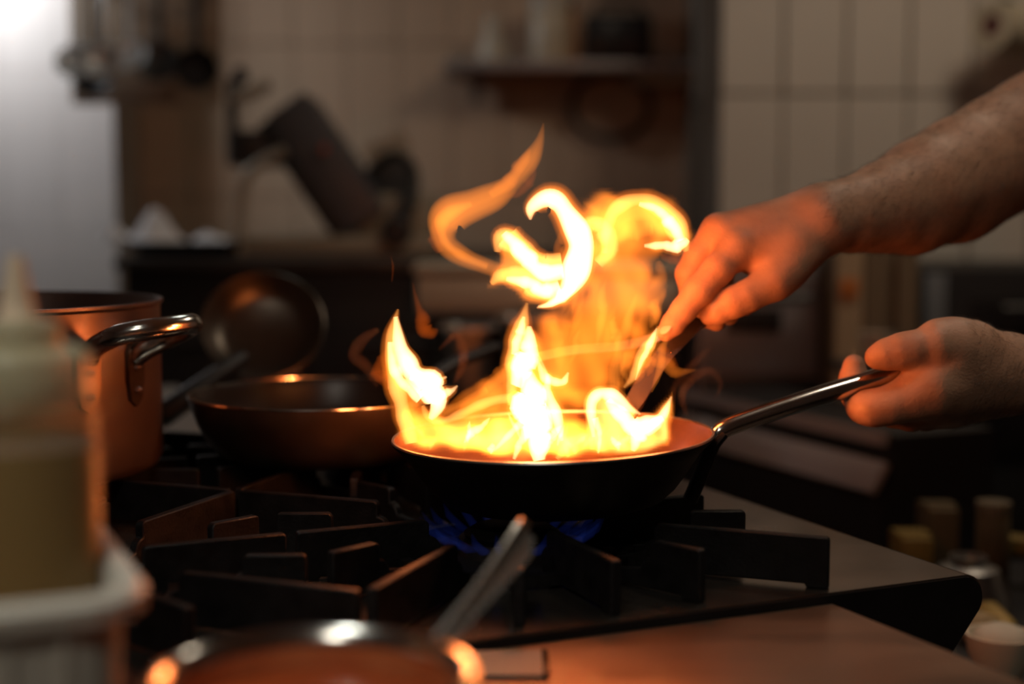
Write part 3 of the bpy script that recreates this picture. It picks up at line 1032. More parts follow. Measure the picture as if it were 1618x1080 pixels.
jar(868, -6, 92, 30, SHY+0.05, [(0, 0), (0.95, 0), (1, 0.03), (1, 0.75), (0.9, 0.80)], mat('cream_jar', (0.55, 0.46, 0.34), 0.35), 'jar', 'tall cream jar with an orange side on the wall shelf', 'jar',
    ([(0.92, 0.78), (1.02, 0.79), (1.02, 0.97), (0.95, 1.0), (0, 1.0)], mat('cream_lid', (0.50, 0.44, 0.36), 0.4)))
jo = jar(902, 6, 92, 13, SHY+0.07, [(0, 0), (0.95, 0), (1, 0.03), (1, 0.8), (0.6, 0.9)], mat('orange_jar', (0.36, 0.17, 0.07), 0.4), 'spice_jar', 'slim orange-brown spice jar touching the cream jar', 'jar',
         ([(0.65, 0.88), (0.7, 1.0), (0, 1.0)], BLACKEQ))
rad = thing('black_radio', (P(975, 85, SHY).x, SHY+0.05, zsh), 'black box-shaped radio on the wall shelf beside the jars', 'radio')
obj('case', bx(924, 22, 1030, 92, SHY+0.02, 0.10, 0.012), BLACKEQ, rad)
obj('speaker_grille', bx(932, 34, 972, 82, SHY+0.012, 0.012, 0.003), ENAMEL, rad)
obj('speaker_grille', bx(984, 34, 1022, 82, SHY+0.012, 0.012, 0.003), ENAMEL, rad)
obj('handle', B().tube([P(940, 24, SHY+.06), P(945, 6, SHY+.06), P(1010, 6, SHY+.06), P(1015, 24, SHY+.06)], 0.006), ENAMEL, rad)
# hanging cable loop
cpts = []
for k in range(33):
    a = 2*PI*k/32
    cpts.append(P(965 + 62*math.sin(a), 168 - 52*math.cos(a), SHY+0.16+0.01*math.sin(a)))
cbl = obj('cable_loop', B().tube(cpts, 0.011, n=10, cap=False), BLACKEQ)
tag(cbl, 'dark coiled cable loop hanging on the wall under the shelf', 'cable')

# hanging utensils ---------------------------------------------------------------------
HY = 3.55
zrail = P(200, -45, HY).z
xr0, xr1 = P(90, 0, HY).x, P(400, 0, HY).x
rl = thing('utensil_rail', ((xr0+xr1)/2, HY, zrail), 'steel rail for hanging utensils fixed above the cabinet', 'rail')
obj('bar', B().tube([(xr0, HY, zrail), (xr1, HY, zrail)], 0.009, n=12), STEEL, rl)
obj('backboard', bx(106, -70, 350, 164, HY+0.13, 0.03, 0.004), mat('brown_backboard', (0.34, 0.24, 0.16), 0.6, 0, 0.1, 6), rl)
for xx in (xr0+0.03, xr1-0.03):
    obj('bracket', B().tube([(xx, HY, zrail), (xx, HY+0.12, zrail+0.01), (xx, HY+0.14, zrail+0.01)], 0.007), STEEL, rl)


def hang(name, label, cat, px, py, Yo, head, mtl, hw=0.006, group='hanging utensils'):
    c = P(px, py, HY+Yo)
    t = thing(name, c, label, cat, group)
    pts = [Vector((c.x, HY+Yo*0.5, zrail+0.012)), Vector((c.x, HY-0.012+Yo*0.5, zrail+0.014)), Vector((c.x, HY-0.014+Yo*0.5, zrail-0.01)), Vector((c.x, HY+Yo, zrail-0.05)), Vector((c.x, HY+Yo, c.z+0.03))]
    obj('handle', B().tube(pts, [hw*0.6, hw*0.6, hw*0.6, hw, hw], n=10, flat=0.5, flat_dir=(0, 1, 0)), mtl, t)
    head(c, t)
    return t


def ladle_head(r, mtl, tilt=-0.5):
    def f(c, t):
        M = axis_matrix(c + Vector((0, -r*0.8, -0.01)), (0, -0.75, tilt+0.95), (1, 0, 0))
        obj('bowl', B().lathe([(0, -r*0.75), (r*0.55, -r*0.6), (r*0.9, -r*0.25), (r, 0), (r*0.96, 0), (r*0.86, -r*0.24), (r*0.5, -r*0.55), (0, -r*0.7)], M, n=32, cap=False), mtl, t)
    return f


def skimmer_head(r, mtl):
    def f(c, t):
        M = axis_matrix(c + Vector((0, -0.02, -0.02)), (0.1, -0.95, 0.25), (1, 0, 0))
        obj('disc', B().lathe([(r, 0.004), (r+0.004, 0.0), (r, -0.004), (r*0.5, -0.014), (0, -0.017), (0, -0.014), (r*0.5, -0.011)], M, n=36, cap=False), mtl, t)
    return f


def pan_head(r, mtl):
    def f(c, t):
        M = axis_matrix(c + Vector((0, -0.01, -0.01)), (0.15, -0.97, 0.1), (1, 0, 0))
        obj('pan_body', B().lathe([(0, -0.03), (r*0.8, -0.03), (r, 0.008), (r*0.97, 0.008), (r*0.77, -0.026), (0, -0.026)], M, n=36, cap=False), mtl, t)
    return f
LADLE = mat('ladle_steel', (0.75, 0.78, 0.78), 0.28, 0.35, 0.05, 30)
hang('ladle', 'steel ladle nearest the bright corner on the utensil rail', 'ladle', 126, 90, -0.02, ladle_head(0.050, LADLE), LADLE, 0.008)
hang('ladle', 'steel ladle with the brightest glint on the utensil rail', 'ladle', 168, 92, -0.13, ladle_head(0.048, LADLE), LADLE, 0.008)
hang('ladle', 'small steel ladle hanging before the dark skimmer', 'ladle', 208, 82, -0.02, ladle_head(0.046, LADLE, -0.3), LADLE, 0.008)
hang('skimmer', 'dark round skimmer hanging between the ladles and the little pan', 'skimmer', 252, 84, 0.05, skimmer_head(0.050, STEEL_DARK), STEEL_DARK, 0.010)
hang('hanging_pan', 'small black pan hanging at the dark end of the utensil rail', 'pan', 312, 104, 0.02, pan_head(0.055, BLACKEQ), BLACKEQ, 0.010)
hang('spatula', 'black slotted spatula hanging just behind the ladles', 'spatula', 150, 112, 0.09, skimmer_head(0.045, BLACKEQ), BLACKEQ, 0.010)

# paper roll on the pier -------------------------------------------------------------------
rc = P(1566, 40, 3.30)
axr = Vector((0.80, 0.55, -0.02)).normalized()
rt = thing('paper_roll', rc, 'cream paper roll with a dark red core on a wall holder', 'paper roll')
Mr = axis_matrix(rc, axr, (0, 0, 1))
obj('roll', B().lathe([(0.026, 0), (0.058, 0), (0.058, 0.20), (0.026, 0.20)], Mr, n=48, close=True), mat('roll_paper', (0.46, 0.39, 0.28), 0.8), rt)
obj('core', B().lathe([(0.0, 0.004), (0.0255, 0.004), (0.0255, 0.20), (0, 0.20)], Mr, n=32, cap=False), mat('dark_red_core', (0.10, 0.018, 0.014), 0.6), rt)
obj('holder', B().tube([rc+axr*0.06+Vector((0, 0.0, 0.06)), rc+axr*0.08+Vector((0, 0.05, 0.075)), Vector((rc.x+0.12, YP, rc.z+0.08))], 0.010), BLACKEQ, rt)

# ================================================================ right of the aisle
# tall tan cupboard with an orange sticker
OY = 2.62
zf = lambda py, Y: P(800, py, Y).z
tb = thing('tan_cupboard', (P(1385, 500, OY).x, OY+0.12, 0), 'narrow tan cupboard with an orange sticker behind the crossed arms', 'cupboard')
TAN = mat('tan_board', (0.38, 0.29, 0.18), 0.6, 0, 0.08, 5)
TAN2 = mat('brown_board', (0.17, 0.125, 0.075), 0.6, 0, 0.08, 5)
a, c2 = P(1320, 385, OY), P(1450, 600, OY)
obj('carcass', B().box(((a.x+c2.x)/2, OY+0.13, a.z/2), (c2.x-a.x, 0.24, a.z), bev=0.003), TAN2, tb)
st = obj('side_stile', B().box((P(1341, 500, OY).x, OY+0.002, a.z/2+0.1), (P(1362, 500, OY).x-P(1320, 500, OY).x, 0.018, a.z-0.21), bev=0.002), TAN, tb)
obj('sticker', bx(1328, 440, 1356, 470, OY-0.011, 0.003, 0.0005), mat('orange_sticker', (0.55, 0.20, 0.05), 0.6), tb)
obj('door', B().box((P(1384, 500, OY).x, OY+0.004, a.z/2+0.1), (P(1403, 500, OY).x-P(1366, 500, OY).x, 0.016, a.z-0.21), bev=0.002), TAN2, tb)
obj('door', B().box((P(1432, 500, OY).x, OY+0.004, a.z/2+0.1), (P(1448, 500, OY).x-P(1416, 500, OY).x, 0.016, a.z-0.21), bev=0.002), TAN2, tb)
# steel oven between the flames and the cupboard
ov = thing('steel_oven', (P(1210, 500, 2.7).x, 2.9, 0), 'steel oven with two front panels between flames and tan cupboard', 'oven')
a, c2 = P(1106, 405, 2.70), P(1294, 600, 2.70)
obj('body', B().box(((a.x+c2.x)/2, 2.99, a.z/2), (c2.x-a.x, 0.56, a.z), bev=0.004), OVENST, ov)
obj('panel', bx(1112, 415, 1290, 468, 2.692, 0.016, 0.003), OVENST, ov)
obj('panel', bx(1112, 476, 1290, 590, 2.692, 0.016, 0.003), OVENST, ov)
obj('window', bx(1150, 488, 1235, 525, 2.688, 0.010, 0.003), BLACKEQ, ov)
obj('plinth', bx(1108, 598, 1290, 1000, 2.690, 0.020, 0.003), BLACKEQ, ov)
kn = obj('handle', B().tube([P(1120, 472, 2.66), P(1282, 472, 2.66)], 0.008), STEEL_DARK, ov)
# white cup before the cupboard
cup = thing('cup', P(1384, 560, 2.50), 'small white cup standing behind the pan handle', 'cup')
cc = P(1384, 545, 2.50)
obj('cup_body', B().lathe([(0, -0.03), (0.020, -0.03), (0.030, 0.022), (0.028, 0.022), (0.018, -0.026), (0, -0.026)], Matrix.Translation(cc), n=28, cap=False), IV, cup)
obj('cup_handle', B().tube(catmull([tuple(cc+Vector((0.026, 0, 0.012))), tuple(cc+Vector((0.042, 0, 0.008))), tuple(cc+Vector((0.040, 0, -0.010))), tuple(cc+Vector((0.022, 0, -0.018)))], 4), 0.003, n=8), IV, cup)
cst = thing('narrow_stand', (cc.x, cc.y, 0), 'dark stand under the small white cup', 'stand')
obj('top', B().box((cc.x, cc.y, cc.z-0.0375), (0.14, 0.12, 0.014), bev=0.003), BLACKEQ, cst)
obj('post', B().tube([(cc.x, cc.y, 0), (cc.x, cc.y, cc.z-0.044)], 0.03), BLACKEQ, cst)
# black oven at the right edge
bo = thing('black_oven', (P(1560, 500, 2.9).x, 3.1, 0), 'tall black oven with a steel edge beside the tan cupboard', 'oven')
BOY = 2.90
a = P(1462, 424, BOY)
obj('body', B().box((a.x+0.45, BOY+0.29, a.z/2), (0.9, 0.56, a.z), bev=0.006), BLACKEQ, bo)
obj('edge_strip', bx(1464, 432, 1492, 600, BOY+0.002, 0.012, 0.002), OVENST, bo)
obj('door', B().box((a.x+0.48, BOY+0.004, a.z-0.22), (0.76, 0.016, 0.32), bev=0.004), ENAMEL, bo)
obj('door_handle', B().tube([(a.x+0.15, BOY-0.03, a.z-0.08), (a.x+0.80, BOY-0.03, a.z-0.08)], 0.009), STEEL_DARK, bo)

# counter across the aisle with two sloping steel ledges (same bearing as the range)
ct = thing('prep_counter', S(0.85, 0.8, 0), 'dark prep counter with two steel ledges beyond the pan handle', 'counter')


LEDGE = mat('ledge_metal', (0.42, 0.36, 0.33), 0.5, 0.25, 0.08, 5)


def ledge(name, p_far_top, p_near_top, p_near_bot, p_far_bot, th=0.012, mtl=LEDGE):
    n = (p_near_top-p_far_top).cross(p_far_bot-p_far_top).normalized()*th
    vs = [p_far_top, p_near_top, p_near_bot, p_far_bot]
    vs += [v - n for v in vs]
    b = B().verts_faces(vs, [(0, 1, 2, 3), (7, 6, 5, 4), (0, 4, 5, 1), (1, 5, 6, 2), (2, 6, 7, 3), (3, 7, 4, 0)])
    return obj(name, b, mtl, ct)


def PV(px, py, v):
    d = ray(px, py)
    return CAM + d*((v - (CAM-C0).dot(V))/d.dot(V))

VN, VL = 0.55, 0.57
n4, n3, n2, n1 = PV(1383, 783, VN), PV(1408, 736, VN), PV(1402, 706, VN), PV(1406, 684, VN)
uz = lambda p: ((p-C0).dot(U), p.z)
for hi_, lo_ in ((n1, n2), (n3, n4)):
    ledge('ledge', hi_+V*VL, hi_, lo_, lo_+V*VL)
u4, u3, u2, u1 = uz(n4), uz(n3), uz(n2), uz(n1)
e_ = 0.006
obj('carcass', uprism(B(), [(u4[0]+0.03, 0.0), (u4[0]+0.012, u4[1]-0.03), (u3[0]+0.012, u3[1]-e_), (u2[0]+0.012, u2[1]-e_), (u1[0]+0.012, u1[1]-e_), (u1[0]+0.20, u1[1]-e_), (u1[0]+0.20, 0.0)], VN+0.003, VN+VL-0.003), BLACKEQ, ct)

# low rack with kitchen clutter at the lower right
RZ = 0.70
rx0, rx1, ry0, ry1 = 0.42, 0.84, 1.47, 2.02
rkk = thing('low_rack', ((rx0+rx1)/2, (ry0+ry1)/2, 0), 'low black rack holding boxes and bowls across the aisle', 'rack')
for zz_ in (RZ-0.012, 0.12):
    obj('board', B().box(((rx0+rx1)/2, (ry0+ry1)/2, zz_), (rx1-rx0, ry1-ry0, 0.024), bev=0.003), BLACKEQ, rkk)
for xx in (rx0+0.02, rx1-0.02):
    for yy in (ry0+0.02, ry1-0.02):
        obj('post', B().tube([(xx, yy, 0), (xx, yy, RZ-0.024)], 0.014), BLACKEQ, rkk)


def onrack(px, py_base, z=RZ):
    return PZ(px, py_base, z)


def carton(px0, px1, py_top, py_base, dep, mtl, label, name='carton', cat='box'):
    a = onrack(px0, py_base)
    c2 = onrack(px1, py_base)
    zt_ = P(px0, py_top, a.y).z
    t = thing(name, ((a.x+c2.x)/2, a.y+dep/2, RZ), label, cat, 'clutter on the low rack')
    obj('carton_body', B().box(((a.x+c2.x)/2, a.y+dep/2, (RZ+zt_)/2+0.0005), (c2.x-a.x, dep, zt_-RZ), bev=0.003), mtl, t)
    obj('flap', B().box(((a.x+c2.x)/2, a.y+dep/2, zt_+0.002), (c2.x-a.x+0.004, dep*0.48, 0.003), bev=0.0008, seg=1), mtl, t)
    return t
YEL = mat('ochre_card', (0.24, 0.15, 0.03), 0.6)
BRN = mat('brown_card', (0.12, 0.08, 0.035), 0.7)
carton(1425, 1474, 852, 925, 0.07, YEL, 'ochre yellow carton just past the range corner')
carton(1468, 1514, 806, 912, 0.07, BRN, 'taller brown carton behind the ochre one on the low rack')
gb = onrack(1528, 960)
t = thing('mixing_bowl', gb, 'grey metal bowl turned over on the low rack', 'bowl', 'clutter on the low rack')
obj('bowl_body', B().lathe([(0, 0.062), (0.016, 0.062), (0.038, 0.052), (0.052, 0.022), (0.055, 0.0005), (0.053, 0.0005), (0.049, 0.022), (0.036, 0.049), (0, 0.059)], Matrix.Translation(gb), n=40, cap=False), STEEL, t)
obj('foot_ring', B().lathe([(0.020, 0.060), (0.023, 0.060), (0.023, 0.067), (0.020, 0.067)], Matrix.Translation(gb), n=32, close=True), STEEL, t)
gb = onrack(1566, 930)
t = thing('canister', gb, 'brown upright canister beside the turned-over bowl', 'canister', 'clutter on the low rack')
obj('can_body', B().lathe([(0, 0.0005), (0.021, 0.0005), (0.022, 0.004), (0.022, 0.10), (0.018, 0.106)], Matrix.Translation(gb), n=28, cap=False), BRN, t)
obj('lid', B().lathe([(0.018, 0.104), (0.0225, 0.105), (0.0225, 0.118), (0, 0.120)], Matrix.Translation(gb), n=28, cap=False), TAN2, t)


def lying(px0, py0, px1, py1, r, mtl, name, label, cat, lidm):
    a, c2 = onrack(px0, py0), onrack(px1, py1)
    a.z = c2.z = RZ + r + 0.0005
    d = (c2-a)
    L_ = d.length
    M = axis_matrix(a, d, (0, 0, 1))
    t = thing(name, (a.x, a.y, RZ), label, cat, 'clutter on the low rack')
    obj('bottle_body', B().lathe([(0, 0), (r*0.9, 0), (r, r*0.2), (r, L_*0.68), (r*0.45, L_*0.84), (r*0.45, L_*0.9)], M, n=28, cap=False), mtl, t)
    obj('lid', B().lathe([(r*0.5, L_*0.88), (r*0.52, L_), (0, L_)], M, n=24, cap=False), lidm, t)
lying(1522, 1008, 1582, 1030, 0.019, mat('tan_bottle', (0.46, 0.33, 0.17), 0.45), 'lying_bottle', 'tan bottle lying flat right beside the range nose', 'bottle', CREAM)
lying(1560, 992, 1596, 1030, 0.017, mat('gold_tin', (0.50, 0.33, 0.10), 0.4), 'lying_tin', 'gold coloured bottle lying across behind the tan one', 'bottle', YEL)
gb = onrack(1580, 1075)
t = thing('small_bowl', gb, 'small cream bowl lowest on the rack at the corner', 'bowl', 'clutter on the low rack')
obj('bowl_body', B().lathe([(0, 0.0005), (0.02, 0.0005), (0.034, 0.03), (0.038, 0.052), (0.035, 0.052), (0.030, 0.03), (0.016, 0.005), (0, 0.005)], Matrix.Translation(gb), n=32, cap=False), CREAM, t)
obj('contents', B().ball(gb+Vector((0, 0, 0.045)), (0.030, 0.030, 0.018), seg=16), mat('flour_white', (0.55, 0.50, 0.40), 0.8), t)
pb = onrack(1580, 935)
plk = thing('wooden_board', pb, 'ochre wooden board lying at the edge of the low rack', 'board', 'clutter on the low rack')
obj('plank', B().box(pb+Vector((0.10, 0.0, 0.055)), (0.20, 0.04, 0.022), rz=-0.55, bev=0.006), YEL, plk)
obj('block', B().box(pb+Vector((0.10, 0.0, 0.0225)), (0.12, 0.04, 0.044), rz=-0.55, bev=0.006), BRN, plk)

# ================================================================ the cook
class Field:
    def __init__(self, lo, hi, h):
        self.lo = np.array(lo, dtype=float)
        self.h = h
        self.n = [int(math.ceil((b-a)/h))+1 for a, b in zip(lo, hi)]
        self.ax = [self.lo[i] + h*np.arange(self.n[i]) for i in range(3)]

    def blank(self):
        return np.full(self.n, 0.06, dtype=np.float32)

    def win(self, lo, hi, pad=0.05):
        s = []
        for i in range(3):
            a = int(max(0, math.floor((lo[i]-pad-self.lo[i])/self.h)))
            b = int(min(self.n[i], math.ceil((hi[i]+pad-self.lo[i])/self.h)+1))
            s.append(slice(a, max(a, b)))
        return tuple(s)

    def cone(self, Fd, a, b, ra, rb, k):
        a, b = np.array(a, dtype=float), np.array(b, dtype=float)
        rm = max(ra, rb)
        s = self.win(np.minimum(a, b)-rm, np.maximum(a, b)+rm)
        X = self.ax[0][s[0]][:, None, None].astype(np.float32)
        Y = self.ax[1][s[1]][None, :, None].astype(np.float32)
        Z = self.ax[2][s[2]][None, None, :].astype(np.float32)
        if X.size == 0 or Y.size == 0 or Z.size == 0:
            return
        d = b-a
        L2 = max(float(d@d), 1e-12)
        t = np.clip(((X-a[0])*d[0]+(Y-a[1])*d[1]+(Z-a[2])*d[2])/L2, 0, 1)
        q = np.sqrt((X-a[0]-t*d[0])**2+(Y-a[1]-t*d[1])**2+(Z-a[2]-t*d[2])**2) - (ra+(rb-ra)*t)
        Fd[s] = smin(Fd[s], q.astype(np.float32), k)

    def ellip(self, Fd, c, r, k):
        c, r = np.array(c, dtype=float), np.array(r, dtype=float)
        s = self.win(c-r, c+r)
        X = ((self.ax[0][s[0]]-c[0])/r[0])[:, None, None]
        Y = ((self.ax[1][s[1]]-c[1])/r[1])[None, :, None]
        Z = ((self.ax[2][s[2]]-c[2])/r[2])[None, None, :]
        if X.size == 0 or Y.size == 0 or Z.size == 0:
            return
        q = (np.sqrt(X*X+Y*Y+Z*Z)-1)*r.min()
        Fd[s] = smin(Fd[s], q.astype(np.float32), k)

    def mesh(self, Fd):
        return surface_nets(Fd, self.lo, [self.h]*3)


def smin(a, b, k):
    if k <= 0:
        return np.minimum(a, b)
    h = np.maximum(k-np.abs(a-b), 0)/k
    return np.minimum(a, b) - h*h*k*0.25


def chain(fl, pts, k=0.004):
    Fd = fl.blank()
    for (p, r), (q, s) in zip(pts[:-1], pts[1:]):
        fl.cone(Fd, p, q, r, s, k)
    return Fd


def combine(fl, palm, fingers, k=0.008, kf=0.0015):
    out = palm.copy()
    for f in fingers:
        out = smin(out, smin(palm, f, k), kf)
    return out

Q = lambda px, py, Y, r: (P(px, py, Y), r)

# ---- right arm (reaches over the flames with the tongs)
fl = Field((0.10, 1.20, 1.04), (0.80, 1.66, 1.62), 0.0021)
R = fl.blank()
W = P(1308, 342, 1.355)
seg = [Q(1300, 343, 1.355, 0.0275), Q(1345, 336, 1.372, 0.0290), Q(1400, 322, 1.398, 0.0370), Q(1460, 300, 1.428, 0.0470), Q(1520, 272, 1.460, 0.0520),
       Q(1580, 240, 1.488, 0.0560)]
for (p, r), (q_, s) in zip(seg[:-1], seg[1:]):
    fl.cone(R, p, q_, r, s, 0.02)
# muscle bellies of the forearm: lower edge bulge and upper edge
fl.cone(R, P(1345, 352, 1.372), P(1440, 346, 1.418), 0.0220, 0.0310, 0.02)
fl.cone(R, P(1440, 344, 1.418), P(1515, 320, 1.458), 0.0305, 0.0340, 0.016)
fl.cone(R, P(1515, 320, 1.458), P(1625, 252, 1.504), 0.0340, 0.041, 0.024)
elbow = P(1640, 208, 1.508)
shoulderR = Vector((0.86, 1.52, 1.47))
fl.cone(R, P(1580, 240, 1.488), elbow, 0.055, 0.057, 0.015)
fl.cone(R, elbow, shoulderR, 0.057, 0.068, 0.02)
# hand: metacarpals
wr = P(1300, 345, 1.355)
mcI, mcM, mcR, mcP = P(1165, 392, 1.328), P(1137, 366, 1.346), P(1150, 368, 1.368), P(1168, 378, 1.388)
fl.cone(R, wr, mcI, 0.0250, 0.0165, 0.016)
fl.cone(R, wr + Vector((0, 0.006, 0.004)), mcM, 0.0240, 0.0165, 0.014)
fl.cone(R, wr + Vector((0, 0.014, 0.0)), mcR, 0.0220, 0.0155, 0.014)
fl.cone(R, wr + Vector((0, 0.020, -0.004)), mcP, 0.0200, 0.0145, 0.014)
# thumb base
fl.cone(R, P(1296, 362, 1.345), P(1236, 430, 1.322), 0.0230, 0.0185, 0.018)
fl.cone(R, P(1250, 395, 1.335), P(1195, 405, 1.335), 0.020, 0.017, 0.014)
idx = chain(fl, [Q(1165, 392, 1.328, 0.0168), Q(1135, 425, 1.316, 0.0146), Q(1104, 460, 1.311, 0.0140), Q(1080, 490, 1.309, 0.0118), Q(1064, 511, 1.308, 0.0108), Q(1052, 525, 1.308, 0.0085)])
mid_ = chain(fl, [(mcM, 0.0160), Q(1104, 405, 1.345, 0.0138), Q(1090, 432, 1.345, 0.0135), Q(1095, 470, 1.344, 0.0118), Q(1112, 498, 1.342, 0.0108), Q(1132, 508, 1.338, 0.0092)])
rng_ = chain(fl, [(mcR, 0.0150), Q(1112, 425, 1.372, 0.0132), Q(1110, 455, 1.372, 0.0128), Q(1130, 490, 1.366, 0.0110), Q(1152, 498, 1.358, 0.0095)])
pnk = chain(fl, [(mcP, 0.0138), Q(1140, 430, 1.394, 0.0116), Q(1142, 455, 1.394, 0.0110), Q(1160, 482, 1.386, 0.0095), Q(1178, 485, 1.376, 0.0082)])
thb = chain(fl, [Q(1244, 424, 1.324, 0.0185), Q(1222, 446, 1.316, 0.0172), Q(1180, 468, 1.312, 0.0148), Q(1160, 477, 1.312, 0.0146), Q(1135, 490, 1.316, 0.0126), Q(1122, 498, 1.320, 0.0098)])
R = combine(fl, R, [idx, mid_, rng_, pnk, thb], 0.010)
vR, fR = fl.mesh(R)

# ---- left arm (holds the pan handle)
fl = Field((0.26, 1.18, 0.98), (0.80, 1.56, 1.32), 0.0021)
Lf = fl.blank()
wl = P(1598, 592, 1.312)
seg = [Q(1592, 592, 1.312, 0.0285), Q(1640, 594, 1.318, 0.0290), Q(1720, 590, 1.33, 0.038), Q(1800, 580, 1.34, 0.044)]
for (p, r), (q_, s) in zip(seg[:-1], seg[1:]):
    fl.cone(Lf, p, q_, r, s, 0.02)
elbowL = P(1930, 565, 1.36)
shoulderL = Vector((0.84, 1.19, 1.46))
fl.cone(Lf, P(1800, 580, 1.34), elbowL, 0.044, 0.046, 0.02)
fl.cone(Lf, elbowL, Vector((0.80, 1.33, 1.30)), 0.046, 0.055, 0.03)
lI, lM, lR, lP = P(1474, 612, 1.280), P(1484, 632, 1.298), P(1500, 640, 1.318), P(1520, 640, 1.336)
fl.cone(Lf, wl, P(1512, 566, 1.292), 0.0280, 0.0270, 0.018)
fl.cone(Lf, wl, lI, 0.0270, 0.0265, 0.018)
fl.cone(Lf, wl, lM, 0.0250, 0.0235, 0.016)
fl.cone(Lf, wl, lR, 0.0235, 0.0200, 0.016)
fl.cone(Lf, wl, lP, 0.0225, 0.0175, 0.016)
fl.cone(Lf, P(1580, 575, 1.308), P(1508, 548, 1.286), 0.0240, 0.0225, 0.018)
fl.cone(Lf, P(1490, 560, 1.288), P(1470, 602, 1.284), 0.0190, 0.0200, 0.016)
fl.cone(Lf, P(1535, 546, 1.292), P(1480, 534, 1.284), 0.020, 0.0150, 0.014)
thb = chain(fl, [Q(1508, 548, 1.282, 0.0215), Q(1478, 546, 1.276, 0.0190), Q(1442, 552, 1.275, 0.0165), Q(1424, 555, 1.276, 0.0162), Q(1400, 560, 1.278, 0.0140), Q(1386, 564, 1.280, 0.0112)])
idx = chain(fl, [(lI, 0.0240), Q(1440, 628, 1.278, 0.0200), Q(1405, 640, 1.277, 0.0166), Q(1380, 645, 1.279, 0.0152), Q(1364, 642, 1.287, 0.0140), Q(1352, 622, 1.310, 0.0128), Q(1349, 600, 1.321, 0.0122), Q(1350, 577, 1.321, 0.0104)], 0.008)
mid_ = chain(fl, [(lM, 0.0200), Q(1440, 655, 1.302, 0.0150), Q(1412, 652, 1.312, 0.0138), Q(1398, 625, 1.330, 0.0122), Q(1402, 598, 1.334, 0.0110), Q(1410, 580, 1.330, 0.0090)])
rng_ = chain(fl, [(lR, 0.0175), Q(1462, 656, 1.322, 0.0140), Q(1446, 648, 1.332, 0.0128), Q(1436, 618, 1.344, 0.0112), Q(1442, 592, 1.342, 0.0100), Q(1450, 580, 1.336, 0.0085)])
pnk = chain(fl, [(lP, 0.0155), Q(1490, 650, 1.342, 0.0122), Q(1476, 640, 1.348, 0.0110), Q(1472, 610, 1.352, 0.0098), Q(1478, 590, 1.348, 0.0085)])
Lf = combine(fl, Lf, [thb, idx, mid_, rng_, pnk], 0.009)
# the handle lies in the closed palm: carve it out
H = fl.blank()
for (p, q_) in zip([P(1280, 630, 1.284), P(1420, 588, 1.301)], [P(1420, 588, 1.301), P(1506, 564, 1.312)]):
    fl.cone(H, p, q_, 0.0104, 0.0104, 0)
Lf = np.maximum(Lf, -H)
vL, fL = fl.mesh(Lf)

# ---- neck and head, out of the picture to the right
fl = Field((0.66, 1.10, 1.40), (1.16, 1.60, 1.98), 0.006)
Hd = fl.blank()
hc = Vector((0.88, 1.345, 1.77))
fl.ellip(Hd, hc, (0.098, 0.078, 0.118), 0.02)
fl.cone(Hd, hc+Vector((-0.045, 0, -0.07)), hc+Vector((-0.075, 0, -0.095)), 0.045, 0.024, 0.03)
fl.cone(Hd, hc+Vector((0.02, 0, -0.08)), Vector((0.93, 1.345, 1.50)), 0.056, 0.064, 0.03)
fl.cone(Hd, hc+Vector((-0.098, 0, 0.005)), hc+Vector((-0.118, 0, -0.030)), 0.008, 0.014, 0.01)
for sg in (-1, 1):
    fl.ellip(Hd, hc+Vector((0.012, sg*0.078, -0.008)), (0.018, 0.010, 0.032), 0.006)
    fl.cone(Hd, hc+Vector((-0.088, sg*0.040, 0.022)), hc+Vector((-0.094, sg*0.018, 0.020)), 0.009, 0.009, 0.012)
    fl.cone(Hd, hc+Vector((-0.092, sg*0.018, -0.058)), hc+Vector((-0.098, 0, -0.058)), 0.007, 0.008, 0.008)
vH, fH = fl.mesh(Hd)

vs = np.concatenate([vR, vL, vH])
fs = np.concatenate([fR, fL+len(vR), fH+len(vR)+len(vL)])
me = np_mesh('person', vs, fs)
bm_ = bmesh.new()
bm_.from_mesh(me)
bmesh.ops.recalc_face_normals(bm_, faces=bm_.faces[:])
bmesh.ops.smooth_vert(bm_, verts=bm_.verts[:], factor=0.4, use_axis_x=True, use_axis_y=True, use_axis_z=True)
bm_.to_mesh(me)
bm_.free()
person = link('person', me, SKIN)
tag(person, 'cook with bare forearms, one hand on the pan handle and the other holding tongs', 'person')

# short dark hairs lying along the forearms
def arm_hair(verts, faces, sel, flow, n, seed):
    r = np.random.default_rng(seed)
    c = verts[faces].mean(1)
    e1, e2 = verts[faces[:, 1]]-verts[faces[:, 0]], verts[faces[:, 2]]-verts[faces[:, 0]]
    nr = np.cross(e1, e2)
    nr /= np.linalg.norm(nr, axis=1)[:, None]+1e-12
    ok = np.nonzero(sel(c))[0]
    pick = r.choice(ok, n)
    vs_, fs_ = [], []
    for k in pick:
        N = nr[k]
        f = flow + r.normal(0, 0.35, 3)
        f = f - N*(f@N)
        f /= np.linalg.norm(f)+1e-9
        s_ = np.cross(N, f)
        L_ = r.uniform(0.006, 0.012)
        p0 = c[k] + r.normal(0, 0.0006, 3)
        w_ = 0.00009
        b0 = len(vs_)
        for t, hgt in ((0, -0.0004), (0.5, 0.0013), (1, 0.0019)):
            q_ = p0 + f*L_*t + N*hgt
            ww = w_*(1-0.7*t)
            vs_ += [q_-s_*ww, q_+s_*ww, q_+N*ww*1.6]
        for a in (0, 3):
            for i0 in range(3):
                i1 = (i0+1) % 3
                fs_.append((b0+a+i0, b0+a+i1, b0+a+3+i1, b0+a+3+i0))
    return vs_, fs_
cR = Vector(P(1300, 343, 1.355))
hv, hf = arm_hair(vR, fR, lambda c: (c[:, 0] > P(1285, 343, 1.355).x) & (c[:, 0] < 0.60), np.array([-0.75, -0.25, -0.55]), 5200, 3)
